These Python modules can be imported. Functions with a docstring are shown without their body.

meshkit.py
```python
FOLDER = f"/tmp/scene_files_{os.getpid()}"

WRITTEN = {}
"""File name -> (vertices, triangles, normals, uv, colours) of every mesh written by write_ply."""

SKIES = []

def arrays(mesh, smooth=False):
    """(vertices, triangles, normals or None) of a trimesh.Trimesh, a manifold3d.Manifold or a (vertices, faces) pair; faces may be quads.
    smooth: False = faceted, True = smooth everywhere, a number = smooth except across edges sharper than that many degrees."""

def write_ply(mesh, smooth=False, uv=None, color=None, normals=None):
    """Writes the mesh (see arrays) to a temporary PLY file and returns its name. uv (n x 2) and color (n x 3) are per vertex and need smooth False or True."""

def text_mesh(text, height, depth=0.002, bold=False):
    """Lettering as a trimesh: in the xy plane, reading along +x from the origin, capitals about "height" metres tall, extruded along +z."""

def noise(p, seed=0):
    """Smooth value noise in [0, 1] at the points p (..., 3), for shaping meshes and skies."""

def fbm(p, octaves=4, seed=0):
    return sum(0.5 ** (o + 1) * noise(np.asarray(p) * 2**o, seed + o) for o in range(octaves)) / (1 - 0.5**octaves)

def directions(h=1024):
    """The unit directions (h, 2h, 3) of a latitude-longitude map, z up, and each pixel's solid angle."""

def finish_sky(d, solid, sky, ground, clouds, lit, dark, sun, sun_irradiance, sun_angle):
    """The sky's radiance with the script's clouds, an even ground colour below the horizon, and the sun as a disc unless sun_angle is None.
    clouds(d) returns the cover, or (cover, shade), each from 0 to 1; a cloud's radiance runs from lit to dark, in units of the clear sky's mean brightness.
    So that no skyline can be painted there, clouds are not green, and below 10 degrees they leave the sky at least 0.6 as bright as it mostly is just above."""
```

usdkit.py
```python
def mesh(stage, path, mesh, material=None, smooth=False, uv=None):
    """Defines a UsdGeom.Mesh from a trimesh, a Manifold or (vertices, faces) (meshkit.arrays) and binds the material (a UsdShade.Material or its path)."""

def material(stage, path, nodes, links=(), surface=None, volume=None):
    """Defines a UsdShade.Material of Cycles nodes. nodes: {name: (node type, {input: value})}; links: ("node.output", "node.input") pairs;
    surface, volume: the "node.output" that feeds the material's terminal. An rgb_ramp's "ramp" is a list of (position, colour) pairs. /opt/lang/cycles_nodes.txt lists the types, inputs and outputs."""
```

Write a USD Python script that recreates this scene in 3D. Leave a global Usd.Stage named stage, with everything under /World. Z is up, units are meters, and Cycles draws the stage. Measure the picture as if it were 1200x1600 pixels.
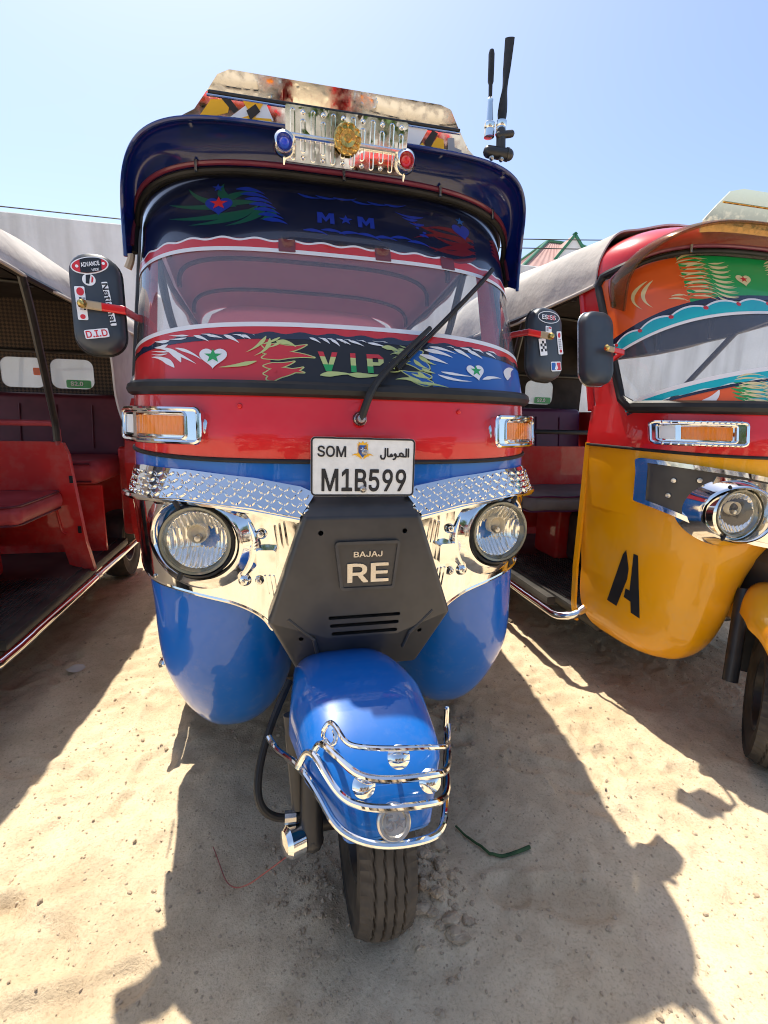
import math, random
import numpy as np, trimesh, usdkit, meshkit, manifold3d
from shapely.geometry import Polygon, LineString, Point, box as sbox
from shapely import affinity
from shapely.ops import unary_union
from pxr import Usd, UsdGeom, UsdLux, UsdShade, Sdf, Gf, Vt

stage = Usd.Stage.CreateInMemory()
UsdGeom.SetStageUpAxis(stage, UsdGeom.Tokens.z)
UsdGeom.SetStageMetersPerUnit(stage, 1.0)
UsdGeom.Xform.Define(stage, '/World')
UsdGeom.Scope.Define(stage, '/World/Looks')
RNG = np.random.default_rng(7)
random.seed(7)
PI = math.pi

# ------------------------------------------------------------------ camera, sky, sun
def set_camera(pos, yaw, pitch, roll, f_px, exposure):
    cam = UsdGeom.Camera.Define(stage, '/World/camera')
    fw = np.array([math.sin(yaw)*math.cos(pitch), math.cos(yaw)*math.cos(pitch), math.sin(pitch)])
    r = np.cross(fw, [0, 0, 1]); r /= np.linalg.norm(r); u = np.cross(r, fw)
    c, s = math.cos(roll), math.sin(roll)
    r, u = c*r+s*u, -s*r+c*u
    m = np.eye(4); m[0, :3] = r; m[1, :3] = u; m[2, :3] = -fw; m[3, :3] = pos
    cam.AddTransformOp().Set(Gf.Matrix4d(*m.ravel().tolist()))
    cam.CreateHorizontalApertureAttr(36.0); cam.CreateVerticalApertureAttr(48.0)
    cam.CreateFocalLengthAttr(36.0*f_px/1200.0)
    cam.CreateClippingRangeAttr(Gf.Vec2f(0.02, 2000))
    cam.CreateExposureAttr(exposure)
    return cam
set_camera((-0.166, -1.015, 1.004), math.radians(12.848), math.radians(-11.506), math.radians(1.426), 742.645, 0.93)

SUN = np.array([-0.105, 0.405, 1.0]); SUN /= np.linalg.norm(SUN)
ELEV = math.asin(SUN[2]); ROT = math.atan2(SUN[0], SUN[1])
dome = UsdLux.DomeLight.Define(stage, '/World/sky')
dome.GetPrim().SetCustomDataByKey('kind', 'structure')
skym = usdkit.material(stage, '/World/Looks/sky_air', {
    'sky': ('sky_texture', {'sky_type': 'single_scattering', 'sun_disc': False, 'sun_elevation': ELEV, 'sun_rotation': ROT,
                            'altitude': 20.0, 'air_density': 0.9, 'aerosol_density': 1.6, 'ozone_density': 1.0}),
    'b': ('background_shader', {'strength': 0.125})}, [('sky.color', 'b.color')], surface='b.background')
UsdShade.MaterialBindingAPI.Apply(dome.GetPrim()).Bind(skym)
sun = UsdLux.DistantLight.Define(stage, '/World/sun')
sun.CreateNormalizeAttr(True); sun.CreateIntensityAttr(0.92); sun.CreateAngleAttr(0.53); sun.CreateColorAttr(Gf.Vec3f(1.0, 0.94, 0.83))
zx = SUN; xx = np.cross([0, 1, 0.2], zx); xx /= np.linalg.norm(xx); yx = np.cross(zx, xx)
m = np.eye(4); m[0, :3] = xx; m[1, :3] = yx; m[2, :3] = zx
sun.AddTransformOp().Set(Gf.Matrix4d(*m.ravel().tolist()))

# ------------------------------------------------------------------ stage helpers
_count = {}
def numbered(parent, name):
    k = (parent, name); n = _count.get(k, 0); _count[k] = n+1
    return f'{parent}/{name}' if n == 0 else f'{parent}/{name}_{n:03d}'

def tag(prim, label=None, cat=None, group=None, kind=None):
    for k, v in (('label', label), ('category', cat), ('group', group), ('kind', kind)):
        if v: prim.SetCustomDataByKey(k, v)

def thing(name, label, cat, loc=(0, 0, 0), rotz=0, group=None, kind=None):
    path = numbered('/World', name)
    x = UsdGeom.Xform.Define(stage, path)
    x.AddTranslateOp().Set(Gf.Vec3d(*map(float, loc)))
    if rotz: x.AddRotateZOp().Set(float(rotz))
    tag(x.GetPrim(), label, cat, group, kind)
    return path

def split_normals(me, angle):
    """vertices split along edges sharper than angle, with smooth normals elsewhere"""
    v = np.round(np.asarray(me.vertices, float), 7); f = np.asarray(me.faces)
    uv, inv = np.unique(v, axis=0, return_inverse=True); f = inv.reshape(-1)[f]
    ok = (f[:, 0] != f[:, 1]) & (f[:, 1] != f[:, 2]) & (f[:, 2] != f[:, 0]); f = f[ok]
    fn = np.cross(uv[f[:, 1]]-uv[f[:, 0]], uv[f[:, 2]]-uv[f[:, 0]]); ln = np.linalg.norm(fn, axis=1, keepdims=True); un = fn/np.maximum(ln, 1e-30)
    c = f.ravel(); fi = np.repeat(np.arange(len(f)), 3); o = np.argsort(c, kind='stable'); cs, fs = c[o], fi[o]
    start = np.r_[0, np.flatnonzero(np.diff(cs))+1]; cnt = np.diff(np.r_[start, len(cs)]); grp = np.repeat(np.arange(len(start)), cnt)
    N = np.zeros((len(cs), 3)); ct = math.cos(math.radians(angle)); cg, sg = cnt[grp], start[grp]
    for k in range(int(cnt.max())):
        i = np.flatnonzero(k < cg) if k else np.arange(len(cs)); j = sg[i]+k
        w = (un[fs[i]]*un[fs[j]]).sum(1) >= ct
        N[i[w]] += fn[fs[j[w]]]
    N /= np.maximum(np.linalg.norm(N, axis=1, keepdims=True), 1e-30)
    M_ = np.zeros_like(N); M_[o] = N
    key = np.c_[c, np.round(M_*500)]; _, first, inv2 = np.unique(key, axis=0, return_index=True, return_inverse=True)
    return uv[c[first]], inv2.reshape(-1, 3), M_[first]

def define(path, mesh, mat, smooth):
    if smooth is False or smooth is None: return usdkit.mesh(stage, path, mesh, mat, smooth=False)
    v, f, n = split_normals(mesh, 180 if smooth is True else smooth)
    me = UsdGeom.Mesh.Define(stage, path)
    me.CreatePointsAttr(Vt.Vec3fArray.FromNumpy(v.astype(np.float32)))
    me.CreateFaceVertexCountsAttr(Vt.IntArray.FromNumpy(np.full(len(f), 3, np.int32)))
    me.CreateFaceVertexIndicesAttr(Vt.IntArray.FromNumpy(f.astype(np.int32).ravel()))
    me.CreateSubdivisionSchemeAttr('none')
    me.CreateNormalsAttr(Vt.Vec3fArray.FromNumpy(n.astype(np.float32))); me.SetNormalsInterpolation('vertex')
    UsdShade.MaterialBindingAPI.Apply(me.GetPrim()).Bind(mat)
    return me

def part(parent, name, mesh, mat, smooth=35, label=None):
    path = numbered(parent, name)
    me = define(path, mesh, M(mat), smooth)
    if label: tag(me.GetPrim(), label)
    if name in ('raised_tread', 'mat_ribs'): tag(me.GetPrim(), kind='stuff')
    return path

# ------------------------------------------------------------------ mesh helpers
def cat(*ms):
    out = []
    for a in ms:
        if isinstance(a, (list, tuple)) and len(a) and not np.isscalar(a[0]) and not isinstance(a[0], np.ndarray): out += list(a)
        else: out.append(a)
    return trimesh.util.concatenate(out)

def tm(man):
    k = man.to_mesh()
    return trimesh.Trimesh(np.array(k.vert_properties[:, :3]), np.array(k.tri_verts), process=False)

def mani(mesh):
    mesh = trimesh.Trimesh(mesh.vertices, mesh.faces, process=True)
    return manifold3d.Manifold(manifold3d.Mesh(np.asarray(mesh.vertices, np.float32), np.asarray(mesh.faces, np.uint32)))

def rhull(pts, r, seg=12):
    rs = np.broadcast_to(r, (len(pts),))
    return tm(manifold3d.Manifold.batch_hull([manifold3d.Manifold.sphere(float(q), seg).translate([float(t) for t in p]) for p, q in zip(pts, rs)]))

def rbox(c, size, r, seg=12, rot=None):
    h = np.array(size)/2 - r
    pts = np.array([[a, b, d] for a in (-1, 1) for b in (-1, 1) for d in (-1, 1)]) * h
    me = rhull(pts, r, seg)
    if rot is not None: me.apply_transform(rot)
    me.apply_translation(c)
    return me

def bx(c, size, rot=None):
    me = trimesh.creation.box(size)
    if rot is not None: me.apply_transform(rot)
    me.apply_translation(c)
    return me

def rotm(deg, axis):
    return trimesh.transformations.rotation_matrix(math.radians(deg), axis)

def spline(pts, n=40, closed=False):
    from scipy.interpolate import CubicSpline
    p = np.asarray(pts, float)
    if closed: p = np.vstack([p, p[:1]])
    d = np.r_[0, np.cumsum(np.linalg.norm(np.diff(p, axis=0), axis=1)**0.5)]
    cs = CubicSpline(d, p, bc_type='periodic' if closed else 'natural')
    t = np.linspace(0, d[-1], n, endpoint=not closed)
    return cs(t)

def fillet(pts, r, n=5):
    """polyline with rounded corners"""
    p = np.asarray(pts, float); out = [p[0]]
    for i in range(1, len(p)-1):
        a, b = p[i-1]-p[i], p[i+1]-p[i]; la, lb = np.linalg.norm(a), np.linalg.norm(b)
        k = min(r, la*0.48, lb*0.48); s, e = p[i]+a/la*k, p[i]+b/lb*k
        for t in np.linspace(0, 1, n): out.append((1-t)**2*s+2*t*(1-t)*p[i]+t*t*e)
    out.append(p[-1])
    return np.array(out)

def tube(pts, r, n=10, closed=False):
    p = np.asarray(pts, float); m_ = len(p); r = np.broadcast_to(r, (m_,))
    if closed: tg = np.roll(p, -1, 0)-np.roll(p, 1, 0)
    else: tg = np.gradient(p, axis=0)
    tg /= np.maximum(np.linalg.norm(tg, axis=1, keepdims=True), 1e-12)
    a = np.array([0, 0, 1.0]) if abs(tg[0][2]) < .9 else np.array([1.0, 0, 0])
    u = np.cross(tg[0], a); u /= np.linalg.norm(u); us = [u]
    for i in range(1, m_):
        u = us[-1]-tg[i]*np.dot(us[-1], tg[i]); u /= np.linalg.norm(u); us.append(u)
    us = np.array(us); ws = np.cross(tg, us)
    th = np.linspace(0, 2*PI, n, endpoint=False)
    v = p[:, None]+r[:, None, None]*(np.cos(th)[None, :, None]*us[:, None]+np.sin(th)[None, :, None]*ws[:, None])
    return rings(v, closed, True)

def rings(v, loop=False, caps=True, wrap=True):
    """v (m,n,3): m rings of n points"""
    v = np.asarray(v, float); m_, n = v.shape[:2]; f = []
    I = np.arange(m_*n).reshape(m_, n)
    mm = m_ if loop else m_-1; nn = n if wrap else n-1
    for i in range(mm):
        a = I[i, :]; b = I[(i+1) % m_, :]
        j = np.arange(nn); k = (j+1) % n
        f.append(np.stack([a[j], a[k], b[k]], 1)); f.append(np.stack([a[j], b[k], b[j]], 1))
    V = v.reshape(-1, 3)
    if caps and not loop and wrap:
        c0, c1 = len(V), len(V)+1
        V = np.vstack([V, v[0].mean(0), v[-1].mean(0)])
        j = np.arange(n); k = (j+1) % n
        f.append(np.stack([np.full(n, c0), I[0][k], I[0][j]], 1)); f.append(np.stack([np.full(n, c1), I[-1][j], I[-1][k]], 1))
    me = trimesh.Trimesh(V, np.vstack(f), process=False)
    return me

def fix(me):
    me.merge_vertices(); me.fix_normals(); return me

def slab(P, t):
    """a solid sheet from a grid of points (nu,nv,3), thickness t towards -normal"""
    P = np.asarray(P, float)
    du = np.gradient(P, axis=0); dv = np.gradient(P, axis=1)
    n = np.cross(du, dv); n /= np.maximum(np.linalg.norm(n, axis=2, keepdims=True), 1e-12)
    Q = P-n*t; nu, nv = P.shape[:2]
    I = np.arange(nu*nv).reshape(nu, nv); J = I+nu*nv
    def quads(A, flip):
        a, b, c, d = A[:-1, :-1].ravel(), A[1:, :-1].ravel(), A[1:, 1:].ravel(), A[:-1, 1:].ravel()
        q = np.vstack([np.stack([a, b, c], 1), np.stack([a, c, d], 1)])
        return q[:, ::-1] if flip else q
    f = [quads(I, False), quads(J, True)]
    e = np.concatenate([I[:, 0], I[-1, 1:], I[::-1, -1][1:], I[0, ::-1][1:-1]])
    e2 = np.roll(e, -1)
    f.append(np.stack([e, e+nu*nv, e2+nu*nv], 1)); f.append(np.stack([e, e2+nu*nv, e2], 1))
    me = trimesh.Trimesh(np.vstack([P.reshape(-1, 3), Q.reshape(-1, 3)]), np.vstack(f), process=False)
    me.fix_normals()
    return me

def lathe(prof, axis=(0, 0, 1), o=(0, 0, 0), n=36):
    """prof: (r, h) pairs, revolved round axis"""
    prof = np.asarray(prof, float); th = np.linspace(0, 2*PI, n, endpoint=False)
    v = np.stack([prof[:, 0][:, None]*np.cos(th), prof[:, 0][:, None]*np.sin(th), np.repeat(prof[:, 1][:, None], n, 1)], 2)
    loop = np.allclose(prof[0], prof[-1])
    if loop: v = v[:-1]
    me = rings(v, loop, not loop)
    me.apply_transform(trimesh.geometry.align_vectors([0, 0, 1], np.asarray(axis, float)/np.linalg.norm(axis)))
    me.apply_translation(o)
    me.fix_normals()
    return me

def ngeoms(p):
    return [g for g in getattr(p, 'geoms', [p]) if g.geom_type == 'Polygon' and g.area > 1e-9]

def prism(poly, d):
    return cat([trimesh.creation.extrude_polygon(g, d, engine='earcut') for g in ngeoms(poly)])

def frame(o, ex, ey):
    ex = np.asarray(ex, float)/np.linalg.norm(ex); ey = np.asarray(ey, float); ey = ey-ex*np.dot(ex, ey); ey /= np.linalg.norm(ey)
    m_ = np.eye(4); m_[:3, 0] = ex; m_[:3, 1] = ey; m_[:3, 2] = np.cross(ex, ey); m_[:3, 3] = o
    return m_

def put(me, fr, dz=0):
    me = me.copy()
    if dz: me.apply_translation([0, 0, dz])
    me.apply_transform(fr)
    return me

def wrap(sh, surf, off=0.0, edge=0.02):
    """bend a flat piece (polygon, height) or a mesh lying in the xy plane on to a surface: surf((n,2)) -> points, normals.
    A polygon is cut into strips along x so that it follows the curve."""
    if isinstance(sh, trimesh.Trimesh): v, f = trimesh.remesh.subdivide_to_size(sh.vertices, sh.faces, edge, max_iter=12)
    else:
        poly, d = sh; top = flat(poly, edge); n = len(top.vertices); V = [top.vertices+[0, 0, d], top.vertices]; F = [top.faces, top.faces[:, ::-1]+n]; k = 2*n
        for g in ngeoms(poly):
            for r in [g.exterior, *g.interiors]:
                c = np.array(r.segmentize(edge).coords)[:-1]; m_ = len(c); i = np.arange(m_); j = (i+1) % m_
                V += [np.c_[c, np.full(m_, d)], np.c_[c, np.zeros(m_)]]
                q = np.vstack([np.stack([k+i, k+m_+i, k+m_+j], 1), np.stack([k+i, k+m_+j, k+j], 1)])
                F.append(q if r.is_ccw else q[:, ::-1]); k += 2*m_
                if not r.is_ccw: F[-1] = q
        v, f = np.vstack(V), np.vstack(F)
    p, n = surf(v[:, :2])
    return trimesh.Trimesh(p+n*(v[:, 2:3]+off), f, process=False)

def flat(poly, edge=0.02):
    x0, y0, x1, y1 = poly.bounds; vs, fs, k = [], [], 0
    xs = np.arange(math.floor(x0/edge), math.ceil(x1/edge)+1)*edge
    for a, b in zip(xs[:-1], xs[1:]):
        for g in ngeoms(poly.intersection(sbox(a, y0-1, b, y1+1))):
            v, f = trimesh.creation.triangulate_polygon(g, engine='earcut')
            vs.append(np.c_[v, np.zeros(len(v))]); fs.append(f+k); k += len(v)
    return trimesh.Trimesh(np.vstack(vs), np.vstack(fs), process=False)

def decal(poly, surf, off, edge=0.02):
    me = wrap(flat(poly), surf, off, edge)
    return me

def text(s, h, depth=0.0015, bold=True, w=None):
    me = meshkit.text_mesh(s, h, depth, bold)
    me.apply_translation([-me.bounds[:, 0].mean(), -h/2, 0])
    if w: me.apply_scale([w/me.extents[0], 1, 1])
    return me

def rrect(w, h, r, cx=0, cy=0):
    return sbox(cx-w/2+r, cy-h/2+r, cx+w/2-r, cy+h/2-r).buffer(r, 6)

def heart(cx, cy, s, rot=0):
    t = np.linspace(0, 2*PI, 40, endpoint=False)
    x = 16*np.sin(t)**3; y = 13*np.cos(t)-5*np.cos(2*t)-2*np.cos(3*t)-np.cos(4*t)
    return affinity.rotate(Polygon(np.c_[x, y]*s/32+[cx, cy]), rot, (cx, cy)).buffer(0)

def star(cx, cy, r, rot=0, k=.4):
    a = np.arange(10)*PI/5+PI/2+math.radians(rot); rr = np.where(np.arange(10) % 2 == 0, r, r*k)
    return Polygon(np.c_[cx+rr*np.cos(a), cy+rr*np.sin(a)])

def flame(x0, y0, x1, y1, w, bend=0.25, n=14, blunt=.35):
    """a tapering curved tongue from (x0,y0), thickest near its start, to a point at (x1,y1)"""
    t = np.linspace(0, 1, n); d = np.array([x1-x0, y1-y0]); nn = np.array([-d[1], d[0]])
    c = np.array([x0, y0])+t[:, None]*d+(4*t*(1-t))[:, None]*nn*bend*.5
    prof = w*.5*np.minimum(1, (t/blunt+.02))**.6*np.where(t > blunt, np.maximum(1-(t-blunt)/(1-blunt), 0)**.9, 1)
    tg = np.gradient(c, axis=0); tg /= np.linalg.norm(tg, axis=1, keepdims=True); no = np.c_[-tg[:, 1], tg[:, 0]]
    return Polygon(np.vstack([c+no*prof[:, None], (c-no*prof[:, None])[::-1]])).buffer(0)
# ------------------------------------------------------------------ materials
_mats = {}
def M(name):
    if name not in _mats: _mats[name] = MATS[name]('/World/Looks/'+name)
    return _mats[name]

def simple(col, rough=.5, metal=0., **kw):
    return lambda p: usdkit.material(stage, p, {'p': ('principled_bsdf', dict(base_color=col, roughness=rough, metallic=metal, **kw))}, [], surface='p.BSDF')

def paint(col, rough=.32, coat=.9, dust=.18, dustcol=(.42, .35, .27), scale=9., orange=0.15):
    """car paint with a thin uneven film of dust and slight orange peel"""
    def make(p):
        return usdkit.material(stage, p, {
            'g': ('texture_coordinate', {}),
            'n': ('noise_texture', {'scale': scale, 'detail': 8., 'roughness': .65}),
            'r': ('rgb_ramp', {'ramp': [(.45, (0, 0, 0)), (.72, (1, 1, 1))]}),
            'mul': ('math', {'math_type': 'multiply', 'value2': dust}),
            'mx': ('mix_color', {'a': col, 'b': dustcol}),
            'sx': ('separate_xyz', {}), 'zr': ('map_range', {'from_min': .18, 'from_max': .72, 'to_min': .16, 'to_max': 0., 'clamp': True}),
            'sp': ('noise_texture', {'scale': 34., 'detail': 6., 'roughness': .75}), 'spr': ('rgb_ramp', {'ramp': [(.52, (0, 0, 0)), (.72, (1, 1, 1))]}), 'sm': ('math', {'math_type': 'multiply'}), 'sa': ('math', {'math_type': 'add', 'use_clamp': True}),
            'n3': ('noise_texture', {'scale': 3.0, 'detail': 3., 'roughness': .6}),
            'ro': ('map_range', {'from_min': .3, 'from_max': .7, 'to_min': rough*.75, 'to_max': rough*1.35}),
            'n2': ('noise_texture', {'scale': 26., 'detail': 2.}),
            'bu': ('bump', {'strength': orange, 'distance': .002}),
            'p': ('principled_bsdf', {'coat_weight': coat, 'coat_roughness': .03, 'specular_ior_level': .25}),
        }, [('g.object', 'n.vector'), ('g.object', 'n2.vector'), ('g.object', 'n3.vector'), ('n.fac', 'r.fac'), ('r.color', 'mul.value1'), ('g.object', 'sx.vector'), ('sx.z', 'zr.value'), ('g.object', 'sp.vector'), ('sp.fac', 'spr.fac'), ('zr.result', 'sm.value1'), ('spr.color', 'sm.value2'), ('mul.value', 'sa.value1'), ('sm.value', 'sa.value2'), ('sa.value', 'mx.fac'), ('mx.result', 'p.base_color'),
            ('n3.fac', 'ro.value'), ('ro.result', 'p.roughness'), ('n2.fac', 'bu.height'), ('bu.normal', 'p.coat_normal'), ('bu.normal', 'p.normal')], surface='p.BSDF')
    return make

def grain(c1, c2, scale, rough=.7, bump=.3, dist=.004, detail=8., spec=.3, lo=.35, hi=.65, **kw):
    def make(p):
        return usdkit.material(stage, p, {
            'g': ('texture_coordinate', {}),
            'n': ('noise_texture', {'scale': scale, 'detail': detail, 'roughness': .65}),
            'r': ('rgb_ramp', {'ramp': [(lo, c1), (hi, c2)]}),
            'bu': ('bump', {'strength': bump, 'distance': dist}),
            'p': ('principled_bsdf', dict(roughness=rough, specular_ior_level=spec, **kw)),
        }, [('g.object', 'n.vector'), ('n.fac', 'r.fac'), ('r.color', 'p.base_color'), ('n.fac', 'bu.height'), ('bu.normal', 'p.normal')], surface='p.BSDF')
    return make

def chrome(col=(.86, .86, .84), rough=.05, wob=.10, scale=14.):
    def make(p):
        return usdkit.material(stage, p, {
            'g': ('texture_coordinate', {}), 'n': ('noise_texture', {'scale': scale, 'detail': 2.}),
            'n2': ('noise_texture', {'scale': 60., 'detail': 5.}),
            'ro': ('map_range', {'from_min': .4, 'from_max': .75, 'to_min': rough, 'to_max': rough+.12}),
            'bu': ('bump', {'strength': wob, 'distance': .004}),
            'p': ('principled_bsdf', {'base_color': col, 'metallic': 1.0}),
        }, [('g.object', 'n.vector'), ('g.object', 'n2.vector'), ('n.fac', 'bu.height'), ('bu.normal', 'p.normal'), ('n2.fac', 'ro.value'), ('ro.result', 'p.roughness')], surface='p.BSDF')
    return make

def pane(tint=(.95, .96, .96), refl=.045, rough=.01, haze=(.60, .60, .64), hz=.04):
    """window pane: clear with a fresnel reflection and a thin film of dust"""
    def make(p):
        return usdkit.material(stage, p, {
            't': ('transparent_bsdf', {'color': tint}), 'g': ('glossy_bsdf', {'color': (1, 1, 1), 'roughness': rough}),
            'd': ('diffuse_bsdf', {'color': haze}), 'm0': ('mix_closure', {'fac': hz}),
            'f': ('fresnel', {'IOR': 1.5}), 'a': ('math', {'math_type': 'multiply_add', 'value2': 1.0, 'value3': refl-.04}), 'm': ('mix_closure', {}),
            'ge': ('geometry', {}), 'bk': ('math', {'math_type': 'subtract', 'value1': 1.0}), 'ff': ('math', {'math_type': 'multiply'})},
            [('ge.backfacing', 'bk.value2'), ('bk.value', 'ff.value1'), ('a.value', 'ff.value2'), ('t.BSDF', 'm0.closure1'), ('d.BSDF', 'm0.closure2'), ('f.fac', 'a.value1'), ('ff.value', 'm.fac'), ('m0.closure', 'm.closure1'), ('g.BSDF', 'm.closure2')], surface='m.closure')
    return make

def cloth(c1, c2, scale=6., weave=900., trans=None):
    def make(p):
        nodes = {'g': ('texture_coordinate', {}), 'n': ('noise_texture', {'scale': scale, 'detail': 7., 'roughness': .6}),
                 'r': ('rgb_ramp', {'ramp': [(.35, c1), (.65, c2)]}),
                 'n2': ('noise_texture', {'scale': 22., 'detail': 4.}), 'bu': ('bump', {'strength': .35, 'distance': .01}),
                 'p': ('principled_bsdf', {'roughness': .85, 'specular_ior_level': .2})}
        links = [('g.object', 'n.vector'), ('g.object', 'n2.vector'), ('n.fac', 'r.fac'), ('r.color', 'p.base_color'), ('n2.fac', 'bu.height'), ('bu.normal', 'p.normal')]
        if trans:
            nodes['t'] = ('translucent_bsdf', {'color': trans}); nodes['m'] = ('mix_closure', {'fac': .45})
            return usdkit.material(stage, p, nodes, links+[('p.BSDF', 'm.closure1'), ('t.BSDF', 'm.closure2')], surface='m.closure')
        return usdkit.material(stage, p, nodes, links, surface='p.BSDF')
    return make

def patterned_cloth(p):
    """brown upholstery with a small woven diamond pattern"""
    return usdkit.material(stage, p, {
        'g': ('texture_coordinate', {}), 'mp': ('mapping', {'rotation': (0, .785, 0), 'scale': (1, 1, 1)}),
        'v': ('checker_texture', {'scale': 70., 'color1': (.018, .012, .009), 'color2': (.16, .10, .06)}),
        'n': ('noise_texture', {'scale': 14., 'detail': 6.}), 'mx': ('mix_color', {'b': (.03, .02, .016)}),
        'p': ('principled_bsdf', {'roughness': .7})},
        [('g.object', 'mp.vector'), ('mp.vector', 'v.vector'), ('g.object', 'n.vector'), ('n.fac', 'mx.fac'), ('v.color', 'mx.a'), ('mx.result', 'p.base_color')], surface='p.BSDF')

def lens_amber(p):
    return usdkit.material(stage, p, {
        'g': ('texture_coordinate', {}), 'w': ('wave_texture', {'scale': 34., 'bands_direction': 'x', 'distortion': 0.}), 'w2': ('wave_texture', {'scale': 9., 'bands_direction': 'z', 'distortion': 0.}),
        'ad': ('math', {'math_type': 'add'}), 'bu': ('bump', {'strength': .5, 'distance': .002}),
        'p': ('principled_bsdf', {'base_color': (.80, .20, .010), 'roughness': .12, 'coat_weight': .6, 'subsurface_weight': .25, 'subsurface_radius': (1, .4, .1), 'subsurface_scale': .01})},
        [('g.object', 'w.vector'), ('g.object', 'w2.vector'), ('w.fac', 'ad.value1'), ('w2.fac', 'ad.value2'), ('ad.value', 'bu.height'), ('bu.normal', 'p.normal')], surface='p.BSDF')

def lens_clear(p):
    return usdkit.material(stage, p, {
        'g': ('texture_coordinate', {}), 'w': ('wave_texture', {'scale': 34., 'bands_direction': 'x', 'distortion': 1.5}),
        'bu': ('bump', {'strength': .55, 'distance': .004}),
        't': ('transparent_bsdf', {'color': (.93, .93, .9)}), 'gl': ('glossy_bsdf', {'color': (1, 1, 1), 'roughness': .03}), 'f': ('fresnel', {'IOR': 1.6}),
        'a': ('math', {'math_type': 'multiply_add', 'value2': 1.1, 'value3': .03}), 'm': ('mix_closure', {}),
        'ge': ('geometry', {}), 'bk': ('math', {'math_type': 'subtract', 'value1': 1.0}), 'ff': ('math', {'math_type': 'multiply'})},
        [('ge.backfacing', 'bk.value2'), ('bk.value', 'ff.value1'), ('a.value', 'ff.value2'), ('g.object', 'w.vector'), ('w.fac', 'bu.height'), ('bu.normal', 'gl.normal'), ('bu.normal', 'f.normal'), ('f.fac', 'a.value1'), ('ff.value', 'm.fac'), ('t.BSDF', 'm.closure1'), ('gl.BSDF', 'm.closure2')], surface='m.closure')

def reflector_fluted(p):
    return usdkit.material(stage, p, {
        'g': ('texture_coordinate', {}), 'w': ('wave_texture', {'scale': 20., 'bands_direction': 'x', 'distortion': .6}), 'v': ('voronoi_texture', {'scale': 38.}),
        'ad': ('math', {'math_type': 'add'}), 'bu': ('bump', {'strength': 1.0, 'distance': .010}),
        'p': ('principled_bsdf', {'base_color': (.62, .61, .58), 'metallic': 1., 'roughness': .07})},
        [('g.object', 'w.vector'), ('g.object', 'v.vector'), ('w.fac', 'ad.value1'), ('v.distance', 'ad.value2'), ('ad.value', 'bu.height'), ('bu.normal', 'p.normal')], surface='p.BSDF')

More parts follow.
